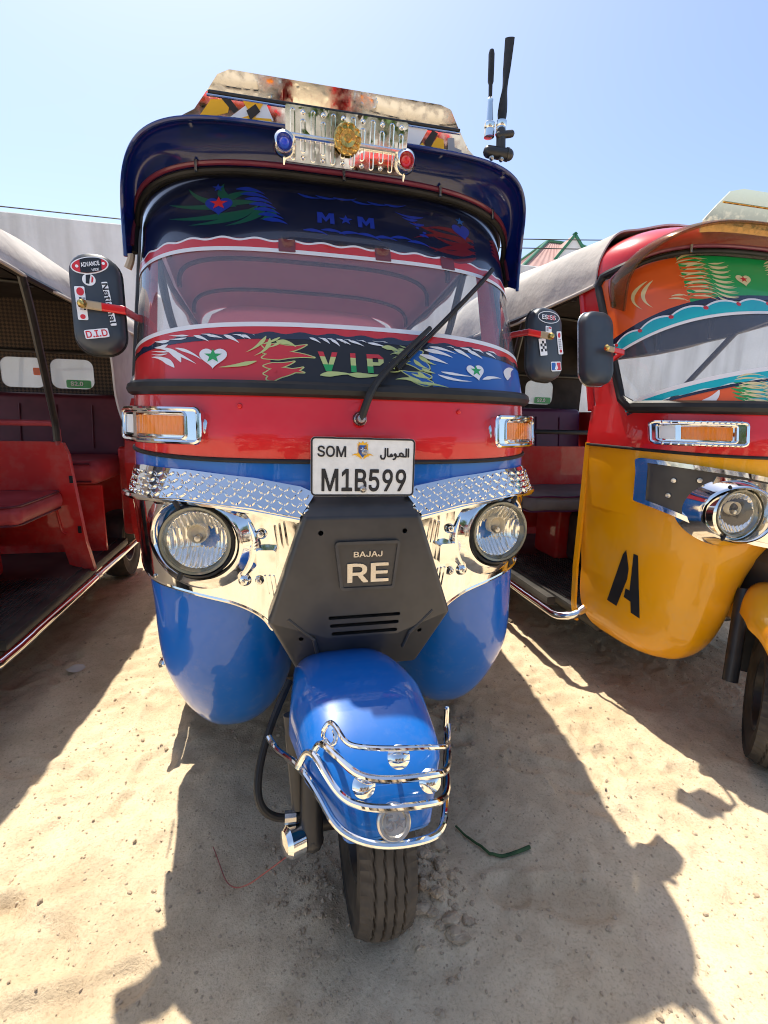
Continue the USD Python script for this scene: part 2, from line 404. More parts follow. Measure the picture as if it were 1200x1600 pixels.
def sand(p):
    return usdkit.material(stage, p, {
        'g': ('geometry', {}),
        'n1': ('noise_texture', {'scale': .9, 'detail': 5., 'roughness': .55}), 'n0': ('noise_texture', {'scale': 2.6, 'detail': 6., 'roughness': .6, 'distortion': .6}), 'r0': ('rgb_ramp', {'ramp': [(.36, (.80, .77, .74)), (.52, (1, 1, 1))]}), 'm0': ('mix_color', {'blend_type': 'multiply', 'fac': .8}), 'r1': ('rgb_ramp', {'ramp': [(.3, (.63, .50, .328)), (.7, (.75, .605, .410))]}),
        'n2': ('noise_texture', {'scale': 9., 'detail': 9., 'roughness': .7}), 'r2': ('rgb_ramp', {'ramp': [(.30, (.74, .71, .68)), (.6, (1, 1, 1))]}),
        'n3': ('noise_texture', {'scale': 160., 'detail': 4., 'roughness': .7}), 'r3': ('rgb_ramp', {'ramp': [(.30, (.66, .63, .6)), (.5, (1, 1, 1))]}),
        'v': ('voronoi_texture', {'scale': 75.}), 'rv': ('rgb_ramp', {'ramp': [(.0, (1, 1, 1)), (.22, (0, 0, 0))]}),
        'm1': ('mix_color', {'blend_type': 'multiply', 'fac': .8}), 'm2': ('mix_color', {'blend_type': 'multiply', 'fac': .75}),
        'ad': ('math', {'math_type': 'multiply_add', 'value2': .35}), 'ad2': ('math', {'math_type': 'multiply_add', 'value2': .25}),
        'bu': ('bump', {'strength': .55, 'distance': .02}),
        'p': ('principled_bsdf', {'roughness': .95, 'specular_ior_level': .1})},
        [('g.position', 'n1.vector'), ('g.position', 'n2.vector'), ('g.position', 'n3.vector'), ('g.position', 'v.vector'), ('n1.fac', 'r1.fac'), ('n2.fac', 'r2.fac'), ('n3.fac', 'r3.fac'),
         ('g.position', 'n0.vector'), ('n0.fac', 'r0.fac'), ('r1.color', 'm0.a'), ('r0.color', 'm0.b'), ('m0.result', 'm1.a'), ('r2.color', 'm1.b'), ('m1.result', 'm2.a'), ('r3.color', 'm2.b'), ('m2.result', 'p.base_color'),
         ('v.distance', 'rv.fac'), ('n3.fac', 'ad.value1'), ('n2.fac', 'ad.value3'), ('rv.color', 'ad2.value1'), ('ad.value', 'ad2.value3'), ('ad2.value', 'bu.height'), ('bu.normal', 'p.normal')], surface='p.BSDF')

def plaster(p):
    return usdkit.material(stage, p, {
        'g': ('geometry', {}), 'n': ('noise_texture', {'scale': 1.3, 'detail': 8., 'roughness': .65}), 'r': ('rgb_ramp', {'ramp': [(.3, (.52, .525, .52)), (.7, (.66, .665, .66))]}),
        'mp': ('mapping', {'scale': (2.2, 2.2, .28)}), 'n2': ('noise_texture', {'scale': 2.5, 'detail': 6.}), 'r2': ('rgb_ramp', {'ramp': [(.35, (.62, .60, .57)), (.6, (1, 1, 1))]}),
        'mx': ('mix_color', {'blend_type': 'multiply', 'fac': .6}), 'n3': ('noise_texture', {'scale': 40., 'detail': 4.}), 'bu': ('bump', {'strength': .3, 'distance': .01}),
        'p': ('principled_bsdf', {'roughness': .9, 'specular_ior_level': .15})},
        [('g.position', 'n.vector'), ('g.position', 'mp.vector'), ('mp.vector', 'n2.vector'), ('g.position', 'n3.vector'), ('n.fac', 'r.fac'), ('n2.fac', 'r2.fac'), ('r.color', 'mx.a'), ('r2.color', 'mx.b'), ('mx.result', 'p.base_color'),
         ('n3.fac', 'bu.height'), ('bu.normal', 'p.normal')], surface='p.BSDF')

def tinted_sheet(col, tcol, spec=.5, fac=.5):
    """tinted acrylic: partly see-through, glossy"""
    def make(p):
        return usdkit.material(stage, p, {
            'p': ('principled_bsdf', {'base_color': col, 'roughness': .12, 'coat_weight': 1., 'coat_roughness': .04}), 't': ('transparent_bsdf', {'color': tcol}), 'm': ('mix_closure', {'fac': fac})},
            [('p.BSDF', 'm.closure1'), ('t.BSDF', 'm.closure2')], surface='m.closure')
    return make

MATS = {
    'paint_red': paint((.60, .010, .013), dust=.05), 'lens_rim': simple((.16, .15, .10), .12, coat_weight=1.), 'bare_metal': grain((.33, .25, .16), (.46, .37, .25), 18., rough=.5, bump=.1), 'mirror_black': grain((.030, .038, .048), (.048, .056, .066), 7., rough=.38, bump=.05, spec=.5), 'roof_strip': simple((.16, .025, .055), .35, coat_weight=.5), 'paint_red_worn': paint((.56, .020, .018), rough=.42, coat=.4, dust=.22), 'paint_blue': paint((.001, .115, .43), dust=.025, scale=14., orange=.07),
    'paint_yellow': paint((.86, .37, .003), rough=.36, coat=.6, dust=.12, scale=6.),
    'black_plastic': grain((.014, .014, .014), (.045, .040, .035), 5., rough=.38, bump=.06, spec=.5, coat_weight=.25, coat_roughness=.25),
    'black_dusty': grain((.016, .016, .016), (.075, .066, .055), 5., rough=.5, bump=.08, spec=.5),
    'rubber': grain((.012, .012, .012), (.022, .021, .02), 12., rough=.45, bump=.1), 'tyre_rubber': grain((.018, .017, .016), (.095, .082, .065), 9., rough=.85, bump=.3, lo=.3, hi=.72),
    'black_metal': grain((.010, .010, .011), (.03, .028, .026), 9., rough=.42, bump=.1, spec=.5), 'dark_void': simple((.006, .006, .006), .8),
    'chrome': chrome(), 'chrome_clean': chrome(rough=.03, wob=.04), 'mirror_sheet': chrome((.80, .79, .76), rough=.02, wob=.03, scale=2.), 'steel': chrome((.55, .54, .52), rough=.22),
    'brass': chrome((.72, .50, .16), rough=.16, wob=.3, scale=60.), 'badge_steel': chrome((.62, .6, .56), rough=.28),
    'glass': pane(), 'glass_rear': pane((.9, .92, .92), .06, haze=(.7, .72, .72), hz=.3), 'lens_amber': lens_amber, 'lens_clear': pane((.97, .97, .95), .05, hz=.012), 'reflector': simple((.93, .92, .88), .17, 1.0),
    'bulb_glass': simple((.70, .60, .42), .08, coat_weight=1.), 'lens_blue': simple((.01, .05, .5), .08, coat_weight=1.), 'lens_red': simple((.55, .01, .015), .08, coat_weight=1.),
    'lens_white': simple((.72, .71, .66), .2, coat_weight=.6),
    'visor_blue': tinted_sheet((.004, .018, .115), (.01, .045, .42), fac=.24), 'visor_smoke': tinted_sheet((.10, .055, .02), (.86, .66, .42), fac=.72),
    'plate_white': grain((.66, .66, .62), (.78, .78, .74), 30., rough=.4, bump=.05), 'print_black': simple((.012, .012, .013), .4), 'print_white': simple((.78, .80, .82), .35, coat_weight=.4),
    'print_red': simple((.56, .018, .022), .3, coat_weight=.5), 'print_blue': simple((.006, .09, .36), .3, coat_weight=.5), 'print_green': simple((.012, .33, .075), .3, coat_weight=.5),
    'print_darkgreen': simple((.008, .075, .045), .25, coat_weight=.5), 'paint_cream': paint((.55, .47, .35), dust=.2), 'chrome_wavy': chrome(wob=.38, scale=9.), 'print_navy': simple((.006, .008, .022), .2, coat_weight=.8), 'print_deepblue': simple((.008, .03, .30), .25, coat_weight=.6), 'print_darkred': simple((.13, .008, .012), .25, coat_weight=.6),
    'print_yellow': simple((.80, .42, .015), .35), 'print_lime': simple((.50, .58, .22), .35), 'print_orange': simple((.75, .11, .012), .3, coat_weight=.4), 'print_teal': simple((.004, .42, .50), .3, coat_weight=.4),
    'print_cream': simple((.72, .62, .32), .35, coat_weight=.4), 'print_grey': simple((.3, .32, .36), .4),
    'canopy_white': cloth((.44, .40, .355), (.60, .55, .49), 4.), 'canopy_grey': cloth((.30, .275, .255), (.44, .41, .38), 4.), 'canopy_thin': cloth((.34, .30, .29), (.46, .42, .40), 4., trans=(.8, .62, .66)), 'lining_mauve': cloth((.36, .17, .205), (.43, .21, .25), 3., trans=(.82, .42, .50)), 'lining_dark': cloth((.018, .015, .014), (.04, .033, .03), 6.),
    'brown_pattern': patterned_cloth, 'vinyl_red': grain((.36, .035, .040), (.48, .075, .08), 8., rough=.45, bump=.12, spec=.4), 'vinyl_maroon': grain((.09, .012, .020), (.15, .024, .036), 7., rough=.42, bump=.12, spec=.4),
    'vinyl_purple': grain((.075, .010, .045), (.11, .018, .065), 7., rough=.42, bump=.12, spec=.4), 'vinyl_grey': grain((.12, .105, .10), (.19, .17, .16), 7., rough=.6, bump=.12),
    'sand': sand, 'clod': grain((.36, .275, .185), (.54, .43, .30), 40., rough=.95, bump=.5, spec=.1), 'plaster': plaster,
    'roof_pink': grain((.42, .25, .215), (.50, .32, .28), 1.5, rough=.85, bump=.05), 'green_trim': simple((.03, .16, .075), .5), 'gable_white': simple((.68, .68, .66), .6),
    'cable': simple((.02, .02, .022), .6), 'wire_red': simple((.30, .06, .05), .6), 'twig_green': grain((.03, .07, .03), (.07, .13, .05), 30., rough=.8), 'litter': simple((.55, .5, .44), .6),
    'leaf': lambda p: usdkit.material(stage, p, {'d': ('principled_bsdf', {'base_color': (.05, .10, .022), 'roughness': .55}), 't': ('translucent_bsdf', {'color': (.10, .18, .03)}), 'm': ('mix_closure', {'fac': .35})}, [('d.BSDF', 'm.closure1'), ('t.BSDF', 'm.closure2')], surface='m.closure'),
    'bark': grain((.09, .065, .045), (.18, .14, .10), 12., rough=.9, bump=.6), 'rope_beige': simple((.5, .41, .3), .9),
}
# ------------------------------------------------------------------ surfaces of the rickshaw's front, in its own coordinates (x to the right, y back, z up; origin under the front axle's line)
_a = np.linspace(-PI/2, PI/2, 4001)
_X = np.sign(np.sin(_a))*np.abs(np.sin(_a))**(2/3.0); _Y = np.abs(np.cos(_a))**(2/3.0)
_s = np.r_[0, np.cumsum(np.hypot(np.diff(_X*.48), np.diff(_Y*.45)))]; _q = _s/_s[-1]*2-1
HALF = _s[-1]/2
def sec(q): return np.interp(q, _q, _X), np.interp(q, _q, _Y)
ZT = [.45, .60, .75, .85, .95, 1.05]
def sh_w(z): return np.interp(z, ZT, [.470, .490, .500, .506, .506, .500])
def sh_y0(z): return np.interp(z, ZT, [-.045, -.058, -.06, -.055, -.045, -.03])
def shell(q, z):
    X, Y = sec(q)
    return np.stack(np.broadcast_arrays(sh_w(z)*X, .42-(.42-sh_y0(z))*Y, z), -1)
def front(p):
    """(x,z) on the front shell -> points, outward normals"""
    p = np.asarray(p, float)
    def y(x, z):
        u = np.minimum(np.abs(x)/sh_w(z), .992)
        return .42-(.42-sh_y0(z))*(1-u**3)**(1/3)
    x, z = p[:, 0], p[:, 1]; e = 1e-3
    fx = (y(x+e, z)-y(x-e, z))/(2*e); fz = (y(x, z+.02)-y(x, z-.02))/.04
    n = np.stack([fx, -np.ones_like(fx), fz], 1); n /= np.linalg.norm(n, axis=1, keepdims=True)
    return np.stack([x, y(x, z), z], 1), n
WH = .50
def W(q, v):
    """windscreen and pillars: q across (-1..1), v up (0..1)"""
    X, Y = sec(q)
    z = 1.05+WH*v-.06*np.clip(v, 0, 1)*np.abs(X)**6
    y0 = -.03+.285*v; y1 = .40+.17*v
    return np.stack(np.broadcast_arrays((.497+.004*v)*X, y1-(y1-y0)*Y, z), -1)
def wind(p):
    """(q,v) -> points, outward normals"""
    p = np.asarray(p, float); q, v = p[:, 0], p[:, 1]; e = 2e-3
    du = W(q+e, v)-W(q-e, v); dv = W(q, v+e)-W(q, v-e)
    n = np.cross(du, dv); n /= np.linalg.norm(n, axis=1, keepdims=True)
    return W(q, v), n
# ------------------------------------------------------------------ building one auto rickshaw
def mirror_x(me):
    me = me.copy(); me.apply_transform(np.diag([-1.0, 1, 1, 1])); me.invert(); return me

def sided(me, s): return mirror_x(me) if s > 0 else me     # meshes are modelled for the side x < 0

Q9 = .83
def vtop(q): return 1.0-0*q

def seal_loop(n=70):
    qb = np.linspace(-Q9, Q9, n)
    bot = W(qb, np.zeros(n)); top = W(qb[::-1], np.ones(n))
    lef = W(np.full(16, -Q9), np.linspace(.94, .06, 16)); rig = W(np.full(16, Q9), np.linspace(.06, .94, 16))
    return np.vstack([bot[2:-2], rig, top[2:-2], lef])

def arch(th, hw, zl, zh, n=4.0):
    c, s = np.cos(th), np.sin(th)
    return hw*np.sign(s)*np.abs(s)**(2/n), zl+(zh-zl)*np.abs(c)**(2/n)

HEM = [0.0, 0.0, 3.4]
def canopy_ring(y, n=49, drop=0.0, sag=True):
    t = np.interp(y, [.40, .9, 1.4, 2.12], [0, 1, 2, 3])
    hw = np.interp(t, [0, 1, 2, 3], [.50, .570, .615, .62]); zl = np.interp(t, [0, 1, 2, 3], [1.475, 1.425, 1.41, 1.40])+np.interp(t, [0, 1, 2, 3], [.03, .12, .12, .08])*HEM[0]
    zh = np.interp(t, [0, 1, 2, 3], [1.70, 1.725, 1.72, 1.66])+HEM[1]
    th = np.linspace(-PI/2, PI/2, n); x, z = arch(th, hw-drop, zl, zh-drop, HEM[2])
    if sag:
        z = z-.012*np.sin(y*8.2)**2*np.cos(th)+.006*np.sin(th*9+y*7)
        x = x*(1+.012*np.sin(y*15+th*2))
    return np.stack([x, np.full(n, y), z], -1)

def build_front_shell(R, st):
    q = np.linspace(-1, 1, 81); X, Y = sec(q)
    zb = .909+.010*np.abs(X)**4
    v = np.linspace(0, 1, 9)
    zz = zb[:, None]+(1.056-zb[:, None])*v[None]
    P = shell(q[:, None], zz)
    bulge = .010*np.exp(-((v-.33)/.28)**2)
    P[:, :, 1] -= bulge[None]*(1-np.abs(X)[:, None]**8)
    R.part('front_cowl', slab(P, .012), st['top_paint'])
    zz = .70+(zb[:, None]-.004-.70)*v[None]
    R.part('front_band', slab(shell(q[:, None], zz), .012), st['low_paint'])
    R.part('trim_strip', tube(np.c_[shell(q, zb)]+[0, -.003, 0], .0048, 8), 'rubber')

def lobe(s=-1, boxy=False):
    """one half of the leg shield: follows the front shell above, closes to a rounded knee below"""
    zs = np.r_[np.linspace(.70, .48, 14)[:-1], .48-.28*np.sin(np.linspace(0, PI/2, 26))]
    t = np.linspace(0, 1, 40); out = []
    for z in zs:
        qi = -.10/sh_w(z); q = np.interp(qi+(-.985-qi)*t, _X, _q); S = shell(q, np.full(40, z))[:, :2]
        xo = np.interp(z, [.2, .3, .4, .5, .6, .7], [.40, .432, .452, .466, .478, .485]) if not boxy else np.interp(z, [.2, .6, .7], [.485, .492, .497])
        xi = np.interp(z, [.2, .45, .6], [.130, .120, .10]); yf = np.interp(z, [.2, .35, .5, .6, .7], [.045, .015, -.018, -.042, -.058])
        th = PI*t; e = 2/2.6; cx0, a = (xo+xi)/2, (xo-xi)/2; cy0 = .24
        L = np.stack([-(cx0-a*np.sign(np.cos(th))*np.abs(np.cos(th))**e), cy0-(cy0-yf)*np.abs(np.sin(th))**e], 1)
        w = np.clip((z-.40)/(.70-.40), 0, 1); w = w*w*(3-2*w)
        wt = np.full((40, 1), w)
        if boxy: e_ = np.clip((t[:, None]-.30)/.40, 0, 1); wt = np.maximum(wt, e_*e_*(3-2*e_)); S = S*[1, 1]+np.c_[np.zeros(40), np.full(40, .06*(1-w))*(1-t)]
        P = S*wt+L*(1-wt)
        w = 1.0 if boxy else w
        xe = np.interp(z, [.2, .35, .5, .6], [.42, .462, .492, .505]) if not boxy else .508
        xe = w*sh_w(z)+(1-w)*xe
        P = np.vstack([P, [[-xe*(1-.002*w), .34+.04*w], [-xe, .42]], [[-.30, .43], [-xi, .43], [-xi, .34]]])
        n_ = 3.6 if boxy else 2.5; k = 1.0 if z >= .48 else max(1-((.48-z)/.28)**n_, 0)**(1/n_)
        c = np.array([-.31, .20]); P = c+(P-c)*max(k, .001)
        out.append(np.c_[P, np.full(len(P), z)])
    me = rings(np.array(out)); me.fix_normals()
    return sided(me, s)

def centre_shield():
    """the recessed middle of the leg shield behind the wheel"""
    return rbox((0, .30, .62), (.34, .22, .36), .04)

def black_panel(R, st):
    F = [(-.092, -.050, .843), (.092, -.050, .843), (-.112, -.100, .800), (.112, -.100, .800), (-.182, -.108, .597), (.182, -.108, .597), (-.128, -.062, .470), (.128, -.062, .470), (-.075, -.112, .560), (.075, -.112, .560)]
    B = [(x*.98, .06, z) for x, y, z in F]
    me = rhull([(x*.975, y+.004, z) for x, y, z in F]+B, .012, 14)
    if st.get('badge'):
        m_ = mani(me)
        for i, z in enumerate((.600, .583, .566)):
            w = .15-.006*i
            cut = rbox((0.004, -.118, z), (w, .028, .0075), .0036, 8)
            m_ = m_-mani(cut)
        for x, z in ((-.085, .775), (.085, .775), (-.125, .555), (.125, .555)):
            m_ = m_-manifold3d.Manifold.cylinder(.03, .0052, .0052, 14).rotate([90, 0, 0]).translate([x, -.09, z])
        me = tm(m_)
    bp_ = R.part('nose_panel', me, 'black_plastic', smooth=28)
    # crease ribs of the lower corners
    for s in (-1, 1):
        R.part('panel_rib', tube([(s*.150, -.1145, .602), (s*.100, -.1175, .556), (s*.092, -.098, .515)], .004, 8), 'black_plastic', parent=bp_)
    if st.get('badge'):
        for x, z, y in ((-.085, .775, -.094), (.085, .775, -.094), (-.125, .555, -.098), (.125, .555, -.098)):
            R.part('panel_screw', lathe([(0, .002), (.0035, .0015), (.004, 0)], (0, -1, 0), (x, y, z), 12), 'dark_void', parent=bp_)
        n = np.array([0, -1, .04]); fr = frame((.008, -.1135, .706), (1, 0, 0), (0, .04, 1))
        o = Polygon([(-.058, .044), (.058, .044), (.048, -.040), (-.048, -.040)]).buffer(.008, 6); inn = o.buffer(-.006)
        bd = R.part('badge', put(prism(o, .005), fr), 'black_plastic', parent=bp_)
        R.part('badge_rim', put(prism(o.difference(inn), .0085), fr), 'black_dusty', parent=bp_)
        t = text('RE', .037, .004, True, .084); t.apply_translation([0, -.012, .005])
        R.part('badge_lettering', put(t, fr), 'badge_steel', parent=bp_, smooth=False)
        t = text('BAJAJ', .0105, .003, True, .058); t.apply_translation([0, .026, .005])
        R.part('badge_lettering', put(t, fr), 'badge_steel', parent=bp_, smooth=False)

def indicator(R, st, s):
    """turn-signal lamp: chrome frame wrapping the corner, amber and clear lens"""
    q = lambda x, z: (x, z)
    o = sbox(-.458, .950, -.312, .994).buffer(.012, 5); i = sbox(-.452, .955, -.334, .989).buffer(.006, 4)
    fr = sided(wrap((o.difference(i), .026), front, .0, .012), s)
    p_ = R.part('indicator', fr, 'chrome', smooth=40)
    rimc = np.array(o.buffer(-.003).segmentize(.01).exterior.coords)[:-1]; Pr, Nr = front(rimc)
    R.part('frame_rim', sided(tube(Pr+Nr*.024, .0052, 8, True), s), 'chrome', parent=p_)
    Pr, Nr = front(np.array(i.buffer(.002).segmentize(.01).exterior.coords)[:-1])
    R.part('frame_rim', sided(tube(Pr+Nr*.026, .0030, 6, True), s), 'chrome', parent=p_)
    R.part('indicator_base', sided(wrap((i.buffer(.003), .010), front, .0, .015), s), 'chrome', parent=p_)
    am = sbox(-.424, .957, -.337, .988).buffer(.003); wh = sbox(-.454, .957, -.438, .988).buffer(.003)
    R.part('amber_lens', sided(wrap((am, .021), front, .0, .012), s), 'lens_amber', parent=p_)
    R.part('clear_lens', sided(wrap((wh, .024), front, .0, .008), s), 'lens_white', parent=p_)
    R.part('lens_divider', sided(wrap((sbox(-.435, .949, -.427, .995), .025), front, .0, .008), s), 'chrome', parent=p_)
    R.part('frame_tail', sided(wrap(rhull([(-.318, .972, .004), (-.302, .980, .0), (-.302, .962, .0), (-.316, .993, .002), (-.316, .951, .002)], [.014, .008, .008, .009, .009], 12), front, .002, .01), s), 'chrome', parent=p_)
    if st.get('studded'):
        for k, (x, z) in enumerate([(x, z) for x in np.linspace(-.452, -.318, 13) for z in (.9405, 1.0035)]):
            pt, nn = front(np.array([[x, z]]))
            R.part('frame_stud', sided(lathe([(0, .006), (.004, .005), (.006, 0)], nn[0], pt[0]+nn[0]*.024, 8), s), 'chrome', parent=p_)

def headlamp(R, st, s):
    """round lamp with a fluted reflector and rubber ring, pointing forward"""
    c = np.array([-.325, -.052, .752]); ax = np.array([-.10, -1, .03]); ax /= np.linalg.norm(ax)
    ex = np.cross([0, 0, 1], ax); fr = frame(c, ex, np.cross(ax, ex))
    th = np.linspace(0, PI/2, 9)
    lens = lathe([(.0001, .022)]+[(.064*math.sin(t), .022*math.cos(t)) for t in th[1:]], ax, c, 48)
    lens.update_faces(((lens.triangles-c)@ax).max(1) > .0006)
    hp = R.part('headlamp', sided(lens, s), 'lens_clear')
    g1 = np.linspace(-1, 1, 57); RX, RY = np.meshgrid(g1, g1, indexing='ij'); rr = np.hypot(RX, RY); sc_ = np.where(rr > 1, 1/np.maximum(rr, 1e-9), 1); RX, RY = RX*sc_, RY*sc_; rr = np.minimum(rr, 1)
    zone = np.where(RY > .42, 1.0, np.where(RY < -.35, -.6, .35)); D = -.034*(1-rr**2)-.010+.0030*np.abs(np.sin(RX*19+zone*2*RY))*(rr < .98)+.004*zone*RY
    RP = c+ax*D[..., None]+ex*(RX*.0575)[..., None]+np.cross(ax, ex)*(RY*.0575)[..., None]
    R.part('lamp_reflector', sided(slab(RP, .002), s), 'reflector', parent=hp, smooth=25)
    R.part('lens_bezel', sided(lathe([(.056, -.013), (.0645, -.001), (.0645, -.02), (.056, -.02), (.056, -.013)], ax, c, 48), s), 'lens_rim', parent=hp)
    bc = c+ex*-.008*0+np.cross(ax, ex)*.012
    R.part('bulb_cup', sided(lathe([(.008, -.030), (.014, -.026), (.0175, -.014), (.0195, -.012), (.0205, -.016), (.0205, -.04)], ax, bc, 28), s), 'bulb_glass', parent=hp)
    R.part('bulb_cap', sided(lathe([(0, -.010), (.006, -.011), (.0075, -.016), (.0075, -.03)], ax, bc+np.cross(ax, ex)*-.010, 16), s), 'steel', parent=hp)
    R.part('lens_rim', sided(lathe([(.0635, .003), (.068, .004), (.069, -.012), (.0635, -.012), (.0635, .003)], ax, c, 48), s), 'lens_rim', parent=hp)
    R.part('rubber_ring', sided(lathe([(.0685, -.001), (.074, -.006), (.077, -.03), (.0685, -.03), (.0685, -.001)], ax, c+np.array([.0, 0, -.004]), 48), s), st.get('ring', 'rubber'), parent=hp)
    for a in (115, 245):
        d = np.array([math.cos(math.radians(a)), math.sin(math.radians(a))])
        p0 = c+ex*d[0]*.071+np.cross(ax, ex)*d[1]*.071-ax*.004; p1 = c+ex*d[0]*.084+np.cross(ax, ex)*d[1]*.084-ax*.003
        R.part('rubber_tab', sided(rhull([p0, p1], .0055, 8), s), 'rubber', parent=hp)
    return c

def chrome_surround(R, st, s):
    """the big chromed cover round a headlamp with its brow of tread plate"""
    outer = Polygon([(-.470, .823), (-.335, .830), (-.209, .816), (-.118, .797), (-.128, .745), (-.148, .686), (-.166, .630), (-.180, .560), (-.196, .590), (-.240, .618), (-.300, .632), (-.370, .640), (-.430, .640), (-.470, .648), (-.480, .70), (-.482, .77)]).buffer(.004, 3)
    hole = Point(-.325, .749).buffer(.079, 24)
    me = wrap((outer.difference(hole), .010), front, .004, .014)
    sp = R.part('headlamp_surround', sided(me, s), 'chrome_wavy', smooth=32)
    # raised crescent ring round the lamp
    th = np.linspace(0, 2*PI, 72, endpoint=False); rg = []
    for rr, off in ((.076, .004), (.078, .026), (.082, .031), (.090, .029), (.104, .017), (.112, .012)):
        pts, nn = front(np.c_[-.327+rr*np.cos(th)*1.08, .748+rr*np.sin(th)*.98])
        d = np.array([0, -1, 0])*.6+nn*.4
        rg.append(pts+d*off)
    R.part('lamp_collar', sided(fix(rings(np.array(rg), False, False)), s), 'chrome', parent=sp, smooth=50)
    # scoop, clip box, ribs and bosses between lamp and nose panel
    def on(poly, d, off=.010, edge=.01): return sided(wrap((poly, d), front, off, edge), s)
    R.part('clip_box', on(rrect(.036, .044, .006, -.186, .715), .022), 'chrome', parent=sp)
    for k in range(3): R.part('pressed_rib', on(affinity.rotate(rrect(.0042, .052, .002, -.150-.009*k, .765-.004*k), 8), .005), 'chrome', parent=sp)
    for k in range(3): R.part('pressed_rib', on(affinity.rotate(rrect(.0042, .060-.008*k, .002, -.172-.009*k, .648+.004*k), 8), .005), 'chrome', parent=sp)
    for x, z, r in ((-.197, .765, .011), (-.203, .668, .010), (-.236, .782, .013), (-.232, .668, .014)):
        pts, nn = front(np.array([[x, z]]))
        R.part('pressed_boss', sided(lathe([(0, .010), (r*.55, .009), (r*.8, .006), (r, 0)], nn[0], pts[0]+nn[0]*.013, 16), s), 'chrome', parent=sp)
        R.part('boss_screw', sided(lathe([(0, .003), (.003, .002), (.004, 0)], nn[0], pts[0]+nn[0]*.0225, 10), s), 'steel', parent=sp)
    # scoops
    pts = [(-.222, .790), (-.208, .745), (-.218, .70), (-.238, .672)]
    P3, N3 = front(np.array(pts)); R.part('pressed_ridge', sided(tube(spline(P3+N3*.012, 24), np.interp(np.linspace(0, 1, 24), [0, .5, 1], [.004, .012, .005]), 10), s), 'chrome', parent=sp)
    for x, z in ((-.128, .790), (-.178, .575), (-.420, .647)):
        pts, nn = front(np.array([[x, z]])); R.part('surround_screw', sided(lathe([(0, .004), (.004, .003), (.0055, 0)], nn[0], pts[0]+nn[0]*.0145, 12), s), 'steel', parent=sp)
    # lower lip
    P3, N3 = front(np.array([(-.478, .66), (-.465, .645), (-.43, .636), (-.37, .634), (-.30, .626), (-.24, .612), (-.196, .584), (-.182, .562)]))
    R.part('surround_lip', sided(tube(spline(P3+N3*.010, 40), .0055, 8), s), 'chrome', parent=sp)
    # brow
    br = Polygon([(-.476, .879), (-.44, .886), (-.334, .885), (-.207, .873), (-.120, .857), (-.092, .845), (-.122, .800), (-.209, .818), (-.335, .832), (-.44, .828), (-.476, .824)])
    def lowz(x): return np.interp(x, [-.494, -.44, -.335, -.209, -.122, -.092], [.822, .828, .832, .818, .800, .815])
    def brow(p):
        P, N = front(p); h = np.clip((p[:, 1]-lowz(p[:, 0]))/.055, 0, 1); nz = np.array([0, 0, 1.0])
        n2 = N*.75+nz*.65; n2 /= np.linalg.norm(n2, axis=1, keepdims=True)
        return P+N*((.034*(1-h)+.004)*np.interp(np.abs(p[:, 0]), [.38, .48], [1, .45]))[:, None], n2
    bp_ = R.part('tread_plate_brow', sided(wrap((br, .006), brow, -.002, .010), s), 'chrome_clean', smooth=40)
    lug = []
    for r_ in range(4):
        for k in range(34):
            x = -.488+k*.0122; zc = np.interp(x, [-.494, -.334, -.209, -.12, -.09], [.8285, .838, .825, .808, .815])+.0125*r_+.001
            zt = np.interp(x, [-.494, -.334, -.207, -.12, -.092], [.874, .881, .869, .852, .842])
            if zc > zt-.002 or x > -.105 or x < -.470: continue
            e = affinity.rotate(affinity.scale(Point(0, 0).buffer(1, 4), .0072, .0028), 42 if (k+r_) % 2 else -42)
            m_ = prism(e, .004); m_.vertices[m_.vertices[:, 2] > .002, :2] *= .6
            m_.apply_translation([x, zc, 0]); lug.append(m_)
    v = cat(lug); P3, N3 = brow(v.vertices[:, :2])
    R.part('raised_tread', sided(trimesh.Trimesh(P3+N3*(v.vertices[:, 2:3]+.0035), v.faces, process=False), s), 'chrome_clean', parent=bp_, smooth=50)
    P3, N3 = front(np.array([(-.474, .822), (-.44, .825), (-.335, .829), (-.209, .815), (-.122, .797)]))
    R.part('brow_edge', sided(tube(spline(P3+N3*.030, 36), .008, 8), s), 'chrome', parent=bp_)

def black_band_lamp(R, st, s):
    """older front: a wide black and chrome band holding the lamp"""
    o = Polygon([(-.474, .884), (-.30, .858), (-.12, .822), (-.06, .81), (-.06, .64), (-.12, .640), (-.25, .665), (-.36, .700), (-.468, .760)]).buffer(.008, 4)
    sp = R.part('headlamp_panel', sided(wrap((o, .012), front, .004, .014), s), 'black_plastic')
    rim = o.difference(o.buffer(-.013))
    R.part('panel_rim', sided(wrap((rim, .018), front, .004, .012), s), 'chrome', parent=sp)
    th = np.linspace(0, 2*PI, 72, endpoint=False); rg = []
    for rr, off in ((.073, .010), (.0755, .052), (.080, .058), (.086, .054), (.098, .022), (.106, .012)):
        pts, nn = front(np.c_[-.325+rr*np.cos(th), .750+rr*np.sin(th)*.98]); rg.append(pts+np.array([0, -1, 0])*off)
    R.part('lamp_collar', sided(fix(rings(np.array(rg), False, False)), s), 'chrome', parent=sp, smooth=50)
    ch = Polygon([(-.36, .852), (-.30, .846), (-.12, .818), (-.06, .806), (-.06, .645), (-.12, .645), (-.25, .671), (-.34, .702), (-.392, .725)]).difference(Point(-.325, .75).buffer(.083, 20))
    R.part('chrome_cover', sided(wrap((ch, .006), front, .015, .012), s), 'chrome', parent=sp)
    for x, z in ((-.432, .832), (-.436, .785), (-.39, .838)):
        pts, nn = front(np.array([[x, z]])); R.part('panel_bolt', sided(lathe([(0, .006), (.007, .005), (.0085, 0)], nn[0], pts[0]+nn[0]*.016, 14), s), 'steel', parent=sp)

